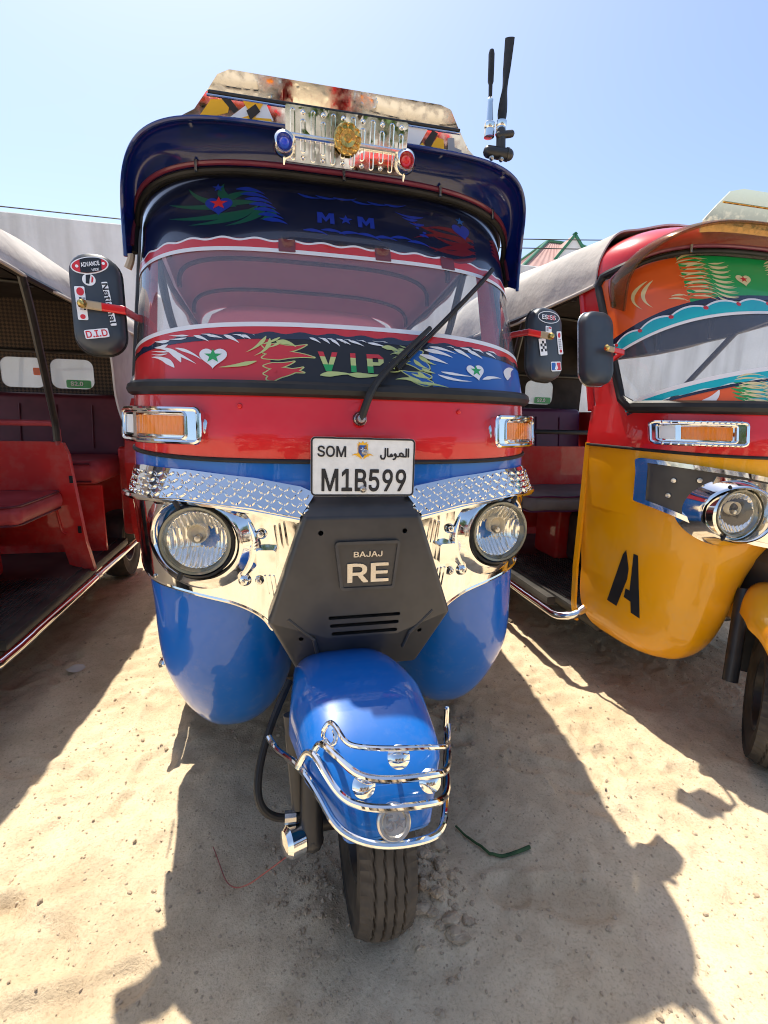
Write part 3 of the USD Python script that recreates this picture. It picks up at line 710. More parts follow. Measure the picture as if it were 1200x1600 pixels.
def mirror(R, st, s, c, rot, size=(.125, .235)):
    """wing mirror seen from behind its shell, on a flat painted arm"""
    w, h = size
    fr = frame(c, *rot)
    pr = [(1.0, 0.0), (1.0, .012), (.96, .024), (.86, .032), (.6, .037), (.25, .039)]
    base = rrect(w, h, .042)
    if st.get('mirror_taper'):
        k = st['mirror_taper']*s
        base = Polygon([(x*(1-.10*(y/h))+k*y*.02, y) for x, y in base.exterior.coords])
    ring = np.array(base.segmentize(.008).exterior.coords[:-1])
    rg = [np.c_[ring*[a, .5*(1+a)], np.full(len(ring), z)] for a, z in pr]
    me = rings(np.array(rg)); me.fix_normals()
    mp = R.part('mirror', put(me, fr), 'mirror_black', smooth=40)
    R.part('mirror_glass', put(prism(Polygon(ring).buffer(-.006), .003), fr, -.0025), 'mirror_sheet', parent=mp)
    R.part('mirror_rim', put(tube(np.c_[ring, np.zeros(len(ring))], .0035, 6, True), fr), 'rubber' if not st.get('chrome_rim') else 'steel', parent=mp)
    return mp, fr

def mirror_arm(R, mp, a, m_, b, mat='paint_red'):
    a, m_, b = np.asarray(a, float), np.asarray(m_, float), np.asarray(b, float); d = (b-m_)/np.linalg.norm(b-m_)
    hull2 = lambda p, q: rhull([p+[0, 0, .0045], p-[0, 0, .0045], q+[0, 0, .005], q-[0, 0, .005]], .0040, 10)
    me = cat(hull2(a, m_), hull2(m_, b))
    R.part('mirror_arm', me, mat, parent=mp)
    R.part('mirror_arm', rhull([a+(m_-a)*.02+[0, -.0008, .0047], a+(m_-a)*.02-[0, .0008, .0047], a+(m_-a)*.42+[0, -.0004, .0049], a+(m_-a)*.42-[0, .0004, .0049]], .0041, 10), 'bare_metal', parent=mp, label='bare end of the arm with worn paint')
    R.part('mirror_bolt', lathe([(0, .008), (.006, .007), (.009, .003), (.010, 0)], (0, -1, 0), a+[0, -.004, 0], 8), 'brass', parent=mp)
    R.part('mirror_bracket', rbox(b+d*.005, (.022, .02, .05), .004), mat, parent=mp)

def wheel(R, c, rad=.205, wid=.12, treads=True, name='front_wheel', rim=True):
    n = 144 if treads else 48
    t = np.linspace(-1, 1, 41); gro = np.zeros_like(t)
    prof_r = rad-.012*np.abs(t)**2.2-.09*np.maximum(np.abs(t)-.72, 0)**1.2*4*.28
    a = np.linspace(0, 2*PI, n, endpoint=False); P = np.zeros((len(t), n, 3))
    for i, tt in enumerate(t):
        x = tt*wid/2 if abs(tt) < .8 else np.sign(tt)*wid/2*(1-.25*((abs(tt)-.8)/.2)**2*.4)
        r = np.full(n, prof_r[i])
        if treads:
            zig = .022*np.sign(np.sin(a*36))*np.abs(np.sin(a*36))**.5
            for g in (-.52, -.17, .17, .52): r -= .007*np.exp(-((tt-g-zig)/.030)**2)
            if .6 < abs(tt) < .86: r -= .003*(np.sin(a*60) > .2)
        P[i] = np.stack([np.full(n, x), r*np.cos(a), r*np.sin(a)], 1)
    side = []
    def ring_(x, r): return np.stack([np.full(n, x), r*np.cos(a), r*np.sin(a)], 1)
    P = np.concatenate([[ring_(-wid*.36, rad*.52), ring_(-wid*.45, rad*.62), ring_(-wid*.49, rad*.75)], P, [ring_(wid*.49, rad*.75), ring_(wid*.45, rad*.62), ring_(wid*.36, rad*.52)]])
    ty = rings(P, False, False); ty.fix_normals()
    wp = R.part(name, put(ty, np.eye(4)).apply_translation(c), 'tyre_rubber', smooth=40)
    if rim:
        R.part('rim', lathe([(.0, wid*.1), (.03, wid*.12), (.05, .01), (rad*.40, .004), (rad*.5, wid*.38), (rad*.54, wid*.40), (rad*.54, -wid*.40), (rad*.5, -wid*.38), (rad*.40, -.004), (.05, -.01), (.03, -wid*.12), (0, -wid*.1)], (1, 0, 0), c, 36), 'black_metal', parent=wp)
    return wp

class Rick:
    def __init__(self, name, label, loc, group, rotz=0):
        self.path = thing(name, label, 'auto rickshaw', loc, rotz, group); self.later = []
    def part(self, name, mesh, mat, parent=None, smooth=35, label=None):
        for m_ in self.later: mesh = mesh.copy(); mesh.apply_transform(m_)
        return part(parent or self.path, name, mesh, mat, smooth, label)

def cab(R, st):
    """windscreen, pillars, roof cap, canopy, interior and rear: the same on every rickshaw"""
    build_front_shell(R, st)
    for s in (-1, 1): R.part('leg_shield', lobe(s, st.get('boxy', False)), st['low_paint'], smooth=60)
    R.part('centre_shield', centre_shield(), st['low_paint'])
    q = np.linspace(-Q9, Q9, 61); v = np.linspace(0, 1, 25)
    ws = R.part('windscreen', slab(W(q[:, None], v[None]), .004), 'glass', smooth=60)
    L = seal_loop(); nb = len(L)
    rr = np.where(np.arange(nb) < 66, .0155, .011)
    R.part('windscreen_seal', tube(L+[0, -.004, 0], rr*st.get('seal', 1.0), 10, True), 'rubber')
    for s in (-1, 1):
        qq = np.linspace(Q9+.005, 1, 9); vv = np.linspace(0.01, 1.02, 17)
        P = W(qq[:, None], vv[None]); pl = slab(P, .02); pl.apply_transform(np.diag([float(s), 1, 1, 1]))
        pl.fix_normals()
        R.part('pillar', pl, st['top_paint'])
        # door-side edge flange of front, from floor to pillar
        fl = [( s*.500, .405, .26), (s*.503, .415, .6), (s*.503, .41, .9), (s*.5, .405, 1.05)]
        R.part('door_edge', slab(np.array([[(x-s*.003, y-.012, z), (x, y+.008, z)] for x, y, z in ([(s*.440, .405, .27), (s*.472, .41, .40), (s*.503, .412, .56), (s*.511, .412, .70), (s*.514, .412, .925)] if not st.get('boxy') else [(s*.488, .404, .235), (s*.500, .410, .30), (s*.508, .412, .45), (s*.509, .412, .7), (s*.511, .412, .925)])]), .010), st['edge_paint'])
        R.part('door_post', tube([(s*.495, .425, 1.04), (s*.50, .48, 1.25), (s*.497, .56, 1.50)], .014, 10), st['top_paint'])
    # roof cap above the glass
    ph = np.linspace(0, 1, 12); q = np.linspace(-1, 1, 61); X, Y = sec(q)
    P = []
    for t in ph:
        a = t*PI/2
        y0 = .262+.26*(1-math.cos(a)); y1 = .565+.03*t; w = .502-.06*(1-math.cos(a))**1.5
        z = 1.562+.122*math.sin(a)-.062*np.abs(X)**6*(1-.3*t)-.05*t*np.abs(X)**3
        P.append(np.stack([w*X, y1-(y1-y0)*Y, z], -1))
    R.part('roof_cap', slab(np.array(P).transpose(1, 0, 2), .012), st['cap_paint'], smooth=60)
    # canopy and lining
    HEM[:] = st.get('hem', 0.0), st.get('roof_dz', 0.0), st.get('roof_n', 3.4); ys = np.linspace(.47, 2.12, 46)
    C_ = np.array([canopy_ring(y) for y in ys])
    hem = C_.copy()
    R.part('canopy', slab(C_.transpose(1, 0, 2), .006), st['canopy'], smooth=60)
    R.part('canopy_lining', slab(np.array([canopy_ring(y, drop=.034, sag=False) for y in ys]).transpose(1, 0, 2), .003), st['lining'], smooth=60)
    for s_ in (0, -1): R.part('canopy_hem', tube(C_[:, s_]+[0, 0, -.002], .007, 8), st['canopy'])
    for y in (.62, .98, 1.36, 1.78): R.part('roof_bow', tube(canopy_ring(y, drop=.046, sag=False), .0095, 8), 'black_metal' if st['lining'] != 'lining_mauve' else 'vinyl_maroon')
    for s in (-1, 1):
        R.part('roof_rail', tube([(s*.485, .52, 1.475+.05*HEM[0]), (s*.565, .9, 1.43+.12*HEM[0]), (s*.605, 1.4, 1.415+.12*HEM[0]), (s*.60, 2.1, 1.405+.08*HEM[0])], .012, 8), 'black_metal')
        R.part('side_post', tube(fillet([(s*.555, .86, 1.435+.12*HEM[0]), (s*.535, .95, 1.33), (s*.445, 1.27, .94), (s*.44, 1.28, .86)], .06), .014, 10), 'black_metal')
    # rear wall with windows
    w2 = .60
    rear = Polygon([(-.60, 1.03), (.60, 1.03), (.605, 1.39), (.52, 1.56), (.36, 1.64), (-.36, 1.64), (-.52, 1.56), (-.605, 1.39)])
    wins = [rrect(.225, .165, .045, wx, 1.193) for wx in st.get('wins', (-.14, .14))]
    fr = frame((0, 2.11, 0), (1, 0, 0), (0, 0, 1))
    rw = R.part('rear_curtain', put(prism(rear.difference(unary_union(wins)), .008), fr), st['rear_cloth'], smooth=False)
    for wi in wins:
        p_ = R.part('rear_window', put(prism(wi.buffer(.004), .003), fr, -.002), 'glass_rear', parent=rw)
    R.part('window_sticker', put(prism(rrect(.13, .045, .01, st.get('wins', (-.14, .14))[1]+.03, 1.138), .001), fr, .0085), 'print_green', parent=rw)
    R.part('window_sticker', put(prism(rrect(.035, .04, .006, st.get('wins', (-.14, .14))[0]+.07, 1.20), .001), fr, .0085), 'print_orange', parent=rw)
    t = text('S2.0', .022, .0008, True); t.apply_translation([st.get('wins', (-.14, .14))[1]+.02, 1.140, 0])
    R.part('window_sticker', put(t, fr, .0097), 'print_white', parent=rw)
    for z, y in ((1.31, 2.085),): R.part('rear_frame_bar', tube([(-.60, y, z), (.60, y, z)], .010, 8), 'black_metal')
    # rear body
    for s in (-1, 1):
        qp = Polygon([(1.80, .27), (1.74, .36), (1.72, .55), (1.70, .72), (1.74, .86), (1.78, 1.0), (1.84, 1.05), (2.16, 1.05), (2.22, .70), (2.20, .30)]).buffer(.012, 4)
        fr = frame((s*.61 if s > 0 else s*.61+.0, 0, 0), (0, 1, 0), (0, 0, 1))
        me = put(prism(qp, .05), fr, -.025)
        R.part('rear_quarter', me, st['body_paint'], smooth=40)
        R.part('inner_quarter', rbox((s*.55, 2.0, .55), (.07, .38, .5), .02), st['body_paint'])
        wheel(R, (s*.44, 2.0, .205), treads=False, name='rear_wheel')
        bi = st.get('bar_in')
        bx_ = .502 if bi else .556
        bar = np.array([(s*bx_, .385, .262), (s*bx_, .60, .256), (s*bx_, 1.24, .25)]) if bi else fillet([(s*.46, .392, .285), (s*.50, .385, .262), (s*.552, .42, .247), (s*.556, .60, .246), (s*.556, 1.24, .246)], .05)
        b_ = R.part('side_bar', tube(bar, .0165, 12), 'chrome')
        R.part('side_bar', tube([(s*bx_, 1.25, .246), (s*bx_, 1.93, .246)], .0165, 12), 'chrome')
        if bi: R.part('bar_cap', lathe([(0, .012), (.008, .011), (.016, .006), (.019, 0), (.019, -.02)], (0, -1, 0), (s*bx_, .385, .262), 20), 'chrome', parent=b_)
        R.part('bar_joint', tube([(s*bx_, 1.225, .246), (s*bx_, 1.262, .246)], .019, 12), 'steel')
        R.part('sill', bx((s*.50, 1.20, .255), (.04, 1.30, .035)), 'black_dusty')
    R.part('rear_wall', rbox((0, 2.17, .70), (1.16, .06, .74), .02), st['body_paint'])
    # floor
    R.part('chassis', rbox((0, 1.25, .215), (.80, 1.75, .07), .02), 'black_metal')
    R.part('floor_mat', bx((0, 1.13, .276), (.97, 1.46, .012)), 'black_dusty')
    rib = [bx((x, .82, .284), (.006, .62, .006)) for x in np.arange(-.46, .47, .02)]
    R.part('mat_ribs', cat(rib), 'black_dusty', smooth=False)
    # driver's seat, partition
    cush = rbox((0, 1.07, .605), (.90, .40, .085), .035, 14)
    ds = R.part('driver_seat', cush, st['seat'])
    rr_ = np.array(rrect(.885, .385, .04).segmentize(.03).exterior.coords)[:-1]
    for z_ in (.640, .570): R.part('seat_piping', tube(np.c_[rr_[:, 0], rr_[:, 1]+1.07, z_+.002*np.sin(rr_[:, 0]*31)], .0045, 6, True), st['back'], parent=ds)
    R.part('seat_base', rbox((.0, 1.12, .42), (.40, .22, .28), .02), st['body_paint'] if st['body_paint'] != 'paint_yellow' else 'paint_red_worn')
    R.part('engine_box', rbox((0, .88, .42), (.30, .26, .26), .03), 'black_dusty')
    pn = Polygon([(-.53, .265), (-.44, .30), (-.42, .40), (.42, .40), (.44, .30), (.53, .265), (.505, .40), (.485, .62), (.47, .80), (.455, .845), (.40, .85), (-.40, .85), (-.455, .845), (-.47, .80), (-.485, .62), (-.505, .40)]).buffer(.006, 3)
    fr = frame((0, 1.31, 0), (1, 0, 0), (0, 0, 1))
    pa = R.part('partition', put(prism(pn, .03), fr), st['body_paint'] if st['body_paint'] != 'paint_yellow' else 'paint_red_worn', smooth=30)
    for s in (-1, 1):
        for z in (.69, .46): R.part('partition_slot', bx((s*.478-s*(.69-z)*-.06, 1.2795, z), (.014, .004, .032)), 'dark_void', parent=pa)
        R.part('partition_rib', put(tube(fillet([(s*.36, .62, 0), (s*.40, .60, 0), (s*.42, .45, 0), (s*.44, .44, 0)], .03), .006, 8), fr, .031), st['body_paint'] if st['body_paint'] != 'paint_yellow' else 'paint_red_worn', parent=pa)
    R.part('partition_rail', tube(fillet([(-.44, 1.29, .84), (-.44, 1.29, .935), (.44, 1.29, .935), (.44, 1.29, .84)], .03), .013, 10), 'vinyl_red' if st['seat'] == 'vinyl_red' else 'black_metal')
    # passenger bench
    ps = R.part('passenger_seat', rbox((0, 1.72, .69), (1.04, .44, .12), .045, 14), st['bench'])
    for z_ in (.735, .648): R.part('seat_piping', tube([(x_, 1.506, z_) for x_ in np.linspace(-.48, .48, 12)], .0045, 6), st['back'], parent=ps)
    sb_ = R.part('seat_back', rbox((0, 2.01, .90), (1.08, .10, .36), .035, 14, rotm(-8, [1, 0, 0])), st['back'])
    for x_ in (-.36, -.18, 0, .18, .36): R.part('seat_seam', tube([(x_, 1.938, .78), (x_, 1.957, .90), (x_, 1.972, 1.02)], .004, 6), st['back'], parent=sb_)
    R.part('seat_front', bx((0, 1.55, .455), (1.02, .02, .34)), st['body_paint'] if st['body_paint'] != 'paint_yellow' else 'paint_red_worn')
    # handlebar and dash
    R.part('dashboard', rbox((0, .33, .93), (.86, .20, .16), .04), 'black_dusty')
    hb = R.part('handlebar', tube(fillet([(-.30, .52, .93), (-.16, .45, .96), (0, .44, .955), (.16, .45, .96), (.30, .52, .93)], .06), .014, 10), 'black_metal')
    for s in (-1, 1): R.part('grip', tube([(s*.22, .482, .946), (s*.31, .525, .928)], .019, 10), 'rubber', parent=hb)
    R.part('steering_column', tube([(0, .42, .95), (0, .30, .55)], .03, 10), 'black_metal')
    return ws

def wiper(R):
    c = W(0., -.0)+np.array([0, -.004, -.055]); p0 = c+[0, -.022, 0]
    wp = R.part('wiper', rhull([c+[0, .005, 0], p0], [.017, .012], 12), 'black_plastic')
    R.part('wiper_nut', lathe([(0, .012), (.008, .011), (.010, .003), (.013, 0)], (0, -1, .1), p0, 10), 'steel', parent=wp)
    P, N = wind(np.array([(.02, -.04), (.05, .03), (.12, .14), (.20, .26)])); P = np.vstack([p0+[0, -.004, 0], P+N*.024])
    R.part('wiper_arm', tube(spline(P, 24), np.linspace(.0085, .005, 24), 8), 'rubber', parent=wp)
    P, N = wind(np.array([(.10+.375*t, .085+.565*t) for t in np.linspace(0, 1, 14)]))
    R.part('wiper_blade', tube(P+N*.013, .0055, 6), 'rubber', parent=wp)
    R.part('wiper_rib', tube((P+N*.021)[1:-1], .0028, 6), 'rubber', parent=wp)
    return wp

def visor(R, mat, ext=1.0):
    th = np.linspace(-PI/2, PI/2, 73)
    xa, za = arch(th, .497, 1.385, 1.545, 4.2)
    # where the attach line meets the screen
    ya = []
    for x, z in zip(xa, za):
        v = min(max((z-1.05)/WH, 0), 1.02); u = min(abs(x)/(.497+.004*v), .985); y0 = -.03+.285*v; y1 = .40+.17*v
        ya.append(y1-(y1-y0)*(1-u**3)**(1/3))
    A = np.stack([xa, np.array(ya)-.012, za], -1)
    xf, zf = arch(th, .503, 1.355, 1.587, 4.6)
    yf = .135+.17*np.abs(np.sin(th))**3.5
    F = np.stack([xf, yf, zf], -1)
    G = []
    for t in np.linspace(0, 1, 12):
        b = 4*t*(1-t)*.030
        p = A*(1-t)+F*t; p[:, 2] += b*np.abs(np.cos(th))**.5; p[:, 0] *= 1+.02*4*t*(1-t)
        G.append(p)
    me = slab(np.array(G).transpose(1, 0, 2), .004)
    vp = R.part('visor', me, mat, smooth=60)
    R.part('roof_edge_strip', tube(A+np.array([0, -.012, -.004]), .007, 8), 'rubber', parent=vp)
    R.part('roof_edge_strip', tube(A*[1.01, 1, 1]+np.array([0, -.010, .012]), .006, 8), 'roof_strip', parent=vp)
    R.part('visor_lip', tube(F, .0045, 8), mat, parent=vp)
    for x in (-.33, -.02, .25, .40):
        i = int(np.argmin(np.abs(xa-x)+(za < 1.5)*9)); R.part('visor_screw', tube([A[i]+[0, -.02, .016], A[i]+[0, -.022, -.008]], .0035, 8), 'steel', parent=vp)
    return vp, A, F

def fender(R, st, fr4):
    """front mudguard over the steered wheel; fr4 places it"""
    path = np.array([(.06, .44), (-.03, .485), (-.13, .524), (-.23, .536), (-.33, .516), (-.412, .472), (-.452, .412)])   # y,z of the crown
    path = spline(np.c_[path, np.zeros(len(path))], 30)[:, :2]
    hw = np.interp(np.linspace(0, 1, 30), [0, .25, .55, .8, 1], [.086, .100, .120, .106, .062])
    sk = np.interp(np.linspace(0, 1, 30), [0, .3, .6, .85, 1], [.10, .105, .090, .052, .022])
    tg = np.gradient(path, axis=0); tg /= np.linalg.norm(tg, axis=1, keepdims=True); nr = np.c_[tg[:, 1], -tg[:, 0]]
    nr = np.where((nr[:, 1:2] < 0) & (np.arange(30)[:, None] < 15), -nr, nr)
    c0 = np.array([-.26, .2]); out = path-c0; sgn = np.sign((nr*out).sum(1)); nr = nr*sgn[:, None]
    th = np.linspace(-PI/2, PI/2, 37); G = []
    for i in range(30):
        x, d = arch(th, hw[i], -sk[i], 0, 3.6)
        G.append(np.stack([x, path[i, 0]+nr[i, 0]*d, path[i, 1]+nr[i, 1]*d], -1))
    me = slab(np.array(G).transpose(1, 0, 2), .005); me.apply_transform(fr4)
    fp = R.part('mudguard', me, st['low_paint'], smooth=60)
    e = np.array(G)[-1]; e2 = np.array(G)[:, 0]; e3 = np.array(G)[:, -1]
    rim = np.vstack([e2[:-1], e, e3[::-1][1:]])
    rm = tube(rim, .005, 6); rm.apply_transform(fr4)
    R.part('mudguard_edge', rm, st['low_paint'], parent=fp)
    return fp, path, nr, hw
# ------------------------------------------------------------------ the ground, walls and far things come first
_fr = np.random.default_rng(12)
FEET = [(_fr.uniform(-1.1, -.45), _fr.uniform(-.3, 1.0), _fr.uniform(0, 6.28)) for _ in range(12)]+[(_fr.uniform(.15, 1.0), _fr.uniform(-.5, .5), _fr.uniform(0, 6.28)) for _ in range(10)]
def heights(x, y):
    p = np.stack([x, y, np.zeros_like(x)], -1)
    h = .030*(meshkit.fbm(p*1.1, 4, 3)-.5)+.018*(meshkit.fbm(p*5.0+7, 4, 11)-.5)+.012*(meshkit.fbm(p*22.0+3, 3, 21)-.5)
    fade = np.clip(1-np.hypot(x, y-1)/30, 0, 1)
    h *= fade
    # a small heap on the right of the front tyre, a scuffed hollow at its left, low ruts
    h += .007*(meshkit.fbm(p*48.0+9, 2, 31)-.5)*fade+.010*np.clip(meshkit.fbm(p*13.0+1, 3, 41)-.56, 0, 1)*fade*3
    h += .035*np.exp(-(((x-.135)/.055)**2+((y+.20)/.09)**2))*(.6+.8*meshkit.noise(p*40, 5))
    h += .016*np.exp(-(((x+.11)/.05)**2+((y+.17)/.10)**2))*(.3+1.2*meshkit.noise(p*45, 9))
    h -= .010*np.exp(-((x+.0)/.06)**2)*np.exp(-((y+.26)/.10)**2)
    h += .030*np.exp(-(((x-.30)/.20)**2+((y-.33)/.16)**2))*(.4+1.1*meshkit.noise(p*26, 15))
    for cx in (.83, -.72): d_ = (x-cx-.02*np.sin(y*2))/.055; h -= .013*np.exp(-d_**2)*(.6+.4*np.sin(y*70+3*np.sign(d_)*d_))-.006*np.exp(-(np.abs(d_)-1.5)**2*4)
    for fx, fy, fa in FEET:
        dx, dy = x-fx, y-fy; c_, s_ = math.cos(fa), math.sin(fa); u, w_ = dx*c_+dy*s_, -dx*s_+dy*c_
        near = (np.abs(u) < .25) & (np.abs(w_) < .12)
        if near.any():
            r_ = np.minimum(np.hypot((u-.05)/.085, w_/.046), np.hypot((u+.085)/.05, w_/.036))
            h = h+np.where(near, -.010*np.clip(1.15-r_, 0, .35)/.35+.005*np.exp(-((r_-1.3)/.22)**2), 0)
    return h

def warp(a, b, fine, far, n):
    core = np.arange(a, b, fine); g = np.geomspace(fine, far, n); lo = a-np.cumsum(g); hi = b-fine+np.cumsum(g)
    return np.r_[lo[::-1], core, hi]
gx = warp(-2.0, 2.2, .011, 40, 60); gy = warp(-.75, 2.4, .011, 40, 60)
GX, GY = np.meshgrid(gx, gy, indexing='ij'); GZ = heights(GX, GY)
n0, n1 = GX.shape; I = np.arange(n0*n1).reshape(n0, n1)
F = np.vstack([np.stack([I[:-1, :-1].ravel(), I[1:, :-1].ravel(), I[1:, 1:].ravel()], 1), np.stack([I[:-1, :-1].ravel(), I[1:, 1:].ravel(), I[:-1, 1:].ravel()], 1)])
g = usdkit.mesh(stage, '/World/ground', (np.stack([GX, GY, GZ], -1).reshape(-1, 3), F), M('sand'), smooth=True)
tag(g.GetPrim(), 'bare sandy earth of the parking ground', 'ground', kind='structure')

def wall(name, label, poly2, z0, z1, seed):
    """rendered wall: a quad strip in plan with a slightly uneven top"""
    (xa, ya), (xb, yb) = poly2; L = math.hypot(xb-xa, yb-ya); t = np.linspace(0, 1, int(L*6)); d = np.array([xb-xa, yb-ya])/L; nn = np.array([-d[1], d[0]])*.10
    top = z1+.03*(meshkit.fbm(np.c_[t*L*1.5, t*0, t*0], 4, seed)-.5)
    c = np.c_[xa+t*(xb-xa), ya+t*(yb-ya)]
    R_ = [np.c_[c+nn, np.full(len(t), z0)], np.c_[c-nn, np.full(len(t), z0)], np.c_[c-nn, top-.012], np.c_[c-nn*.86, top], np.c_[c+nn*.86, top], np.c_[c+nn, top-.012]]
    me = rings(np.array(R_).transpose(1, 0, 2)); me.fix_normals()
    w_ = thing(name, label, 'wall')
    part(w_, 'rendered_face', me, 'plaster', smooth=20)
    return w_
wall('boundary_wall', 'long whitewashed boundary wall standing behind the row of rickshaws', ((-9, 5.0), (9.5, 5.05)), -.2, 2.90, 4)

# house with a ribbed hip roof and a small gable
def house():
    h = thing('house', 'house with ribbed pink roof and green trim rising above the wall', 'house', (8.35, 13.0, -.2))
    W2, D2, ze, zr = 3.4, 3.0, 4.1, 6.35
    part(h, 'wall', bx((0, 0, 2.05), (W2*2-.5, D2*2-.5, 4.1)), 'plaster', smooth=False)
    rx = .55
    fl, fr_, bl, br = (-W2, -D2, ze), (W2, -D2, ze), (-W2, D2, ze), (W2, D2, ze); rl, rr = (-rx, 0, zr), (rx, 0, zr)
    def rib(a, b, c, d, n):
        """ribbed sheet between eave a-b and ridge d-c"""
        a, b, c, d = map(np.array, (a, b, c, d)); u = np.linspace(0, 1, n*6+1)
        P = np.array([[a+(b-a)*t, d+(c-d)*t] for t in u], float)
        k = np.clip(np.sin(u*n*2*PI)*2.2, -1, 1)*.006; nn = np.cross(b-a, d-a); nn = nn/np.linalg.norm(nn); nn = nn*np.sign(nn[2])
        P += k[:, None, None]*nn
        return slab(P, .012)
    for q_ in ((fl, fr_, rr, rl, 22), (br, bl, rl, rr, 22), (bl, fl, rl, rl, 20), (fr_, br, rr, rr, 20)): part(h, 'roof_slope', rib(*q_), 'roof_pink', smooth=False)
    for a, b in ((fl, rl), (fr_, rr), (bl, rl), (br, rr), (rl, rr)):
        part(h, 'ridge_cap', tube([np.array(a)+[0, 0, .03], np.array(b)+[0, 0, .03]], .045, 8), 'green_trim')
    # gablet facing the yard
    G = np.array([-0.35, -1.05, zr-.95]); w, hg = .62, .78
    tri = Polygon([(-w, 0), (w, 0), (0, hg)])
    frm = frame(G, (1, -.15, 0), (0, 0, 1))
    gp = part(h, 'gable', put(prism(tri, .05), frm), 'gable_white', smooth=False)
    for s in (-1, 1): part(gp, 'barge_board', put(bx((0, 0, 0), (math.hypot(w, hg)+.12, .07, .08), rotm(math.degrees(math.atan2(hg, s*-w)), [0, 0, 1])).apply_translation((s*w/2, hg/2+.03, .05)), frm), 'green_trim', smooth=False)
    part(gp, 'sill_board', put(bx((0, -.03, .05), (2*w+.1, .06, .08)), frm), 'green_trim', smooth=False)
    for s in (-1, 1):
        a = put(trimesh.Trimesh([(0, hg+.05, .02), (s*(w+.06), -.02, .02), (0, hg+.05, -1.4), (s*(w+.06), -.02, -1.4)], [[0, 1, 2], [1, 3, 2]]), frm)
        part(gp, 'gable_roof', cat(a, a.copy().apply_translation((0, 0, .02))), 'roof_pink', smooth=False)
house()
for k, (lab, a, b) in enumerate((('thin dark power cable crossing the sky above the wall at left', (-14, 9, 4.33), (1.0, 9, 4.27)), ('upper thin cable passing behind the house gable', (2.0, 9, 4.45), (16, 9, 5.75)), ('lower thin cable passing in front of the house roof', (2.0, 9, 4.30), (16, 9, 5.50)))):
    t = np.linspace(0, 1, 40); p = np.array(a)+(np.array(b)-np.array(a))*t[:, None]; p[:, 2] -= .06*4*t*(1-t)*(.4 if k == 0 else 1)
    me = usdkit.mesh(stage, numbered('/World', 'power_cable'), tube(p, .011, 5), M('cable'), smooth=60); tag(me.GetPrim(), lab, 'cable')

# ------------------------------------------------------------------ the blue and red rickshaw
FR4 = np.eye(4)
base_style = dict(top_paint='paint_red', low_paint='paint_blue', edge_paint='paint_red', cap_paint='paint_red', body_paint='paint_red_worn', canopy='canopy_thin', lining='lining_mauve', rear_cloth='lining_mauve', seat='vinyl_red', bench='vinyl_red', back='vinyl_maroon')
st = dict(base_style, badge=True, hem=1.0, bar_in=True)
R = Rick('auto_rickshaw', 'blue and red three-wheeler with VIP windscreen and chrome headlamps, in the middle', (0, 0, 0), 'auto rickshaws parked in a row')
ws = cab(R, st)
def wdec(name, poly, mat, off, edge=.03, label=None):
    me = decal(poly, wind, off, edge); v = me.vertices
    return R.part(name, me, mat, parent=ws, smooth=60)
def band(vb, vt, q0=-.82, q1=.82, n=80, wav=0, k=46, wb=0):
    q = np.linspace(q0, q1, n*3)
    return Polygon(np.vstack([np.c_[q, vb(q)+wb*np.sin(q*k)], np.c_[q, vt(q)+wav*np.sin(q*k)][::-1]])).buffer(0)
lin = lambda a, b=0: (lambda q: a+b*np.abs(q)**2.2)
# upper painted field, wavy red border and white line
wdec('painted_field', band(lin(.655), lin(.985, -.01)), 'print_navy', .0008)
wdec('wavy_border', band(lin(.612), lin(.657), wav=.006, k=70), 'print_white', .0010)
wdec('red_band', band(lin(.606), lin(.647), wav=.006, k=70), 'print_red', .0013)
wdec('white_line', band(lin(.592), lin(.611)), 'print_white', .0016)
# lower painted field
lo = lin(.262, -.16)
wdec('white_line', band(lambda q: lo(q)-.003, lambda q: lo(q)+.016), 'print_white', .0016)
wdec('red_band', band(lambda q: lo(q)-.034, lambda q: lo(q)-.0025), 'print_red', .0010)
wdec('scallop_line', band(lambda q: lo(q)-.056, lambda q: lo(q)-.030, wav=.005, k=80), 'print_navy', .0013)
fld = band(lambda q: 0*q+.006, lambda q: lo(q)-.052)
wdec('red_field', fld.intersection(sbox(-.83, -1, -.215, 1)), 'print_red', .0008)
wdec('black_field', fld.intersection(sbox(-.215, -1, .20, 1)), 'print_black', .0008)
wdec('blue_field', fld.intersection(sbox(.20, -1, .83, 1)), 'print_blue', .0008)
rg_ = random.Random(5)
def flames(name, items, mat, off):
    pl = unary_union([flame(*i) for i in (split(items, 2) if 'cream' in name or 'orange' in name else items)]).intersection(sbox(-.82, .004, .82, .99))
    for g_ in ngeoms(pl): wdec('flame', g_, mat, off)
WL= [(-0.424, 0.205, -0.486, 0.207, 0.012, 0.1), (-0.484, 0.184, -0.543, 0.184, 0.021, 0.2), (-0.482, 0.14, -0.556, 0.148, 0.01, 0.1), (-0.45, 0.087, -0.54, 0.141, 0.033, -0.35), (-0.473, 0.153, -0.393, 0.099, 0.018, 0.1), (-0.406, 0.215, -0.362, 0.192, 0.018, 0.2), (-0.371, 0.214, -0.331, 0.206, 0.016, 0.2), (-0.325, 0.217, -0.285, 0.189, 0.02, 0.2), (-0.281, 0.218, -0.259, 0.205, 0.016, 0.2), (-0.114, 0.218, -0.086, 0.2, 0.014, 0.2), (-0.082, 0.219, -0.062, 0.201, 0.012, 0.2)]
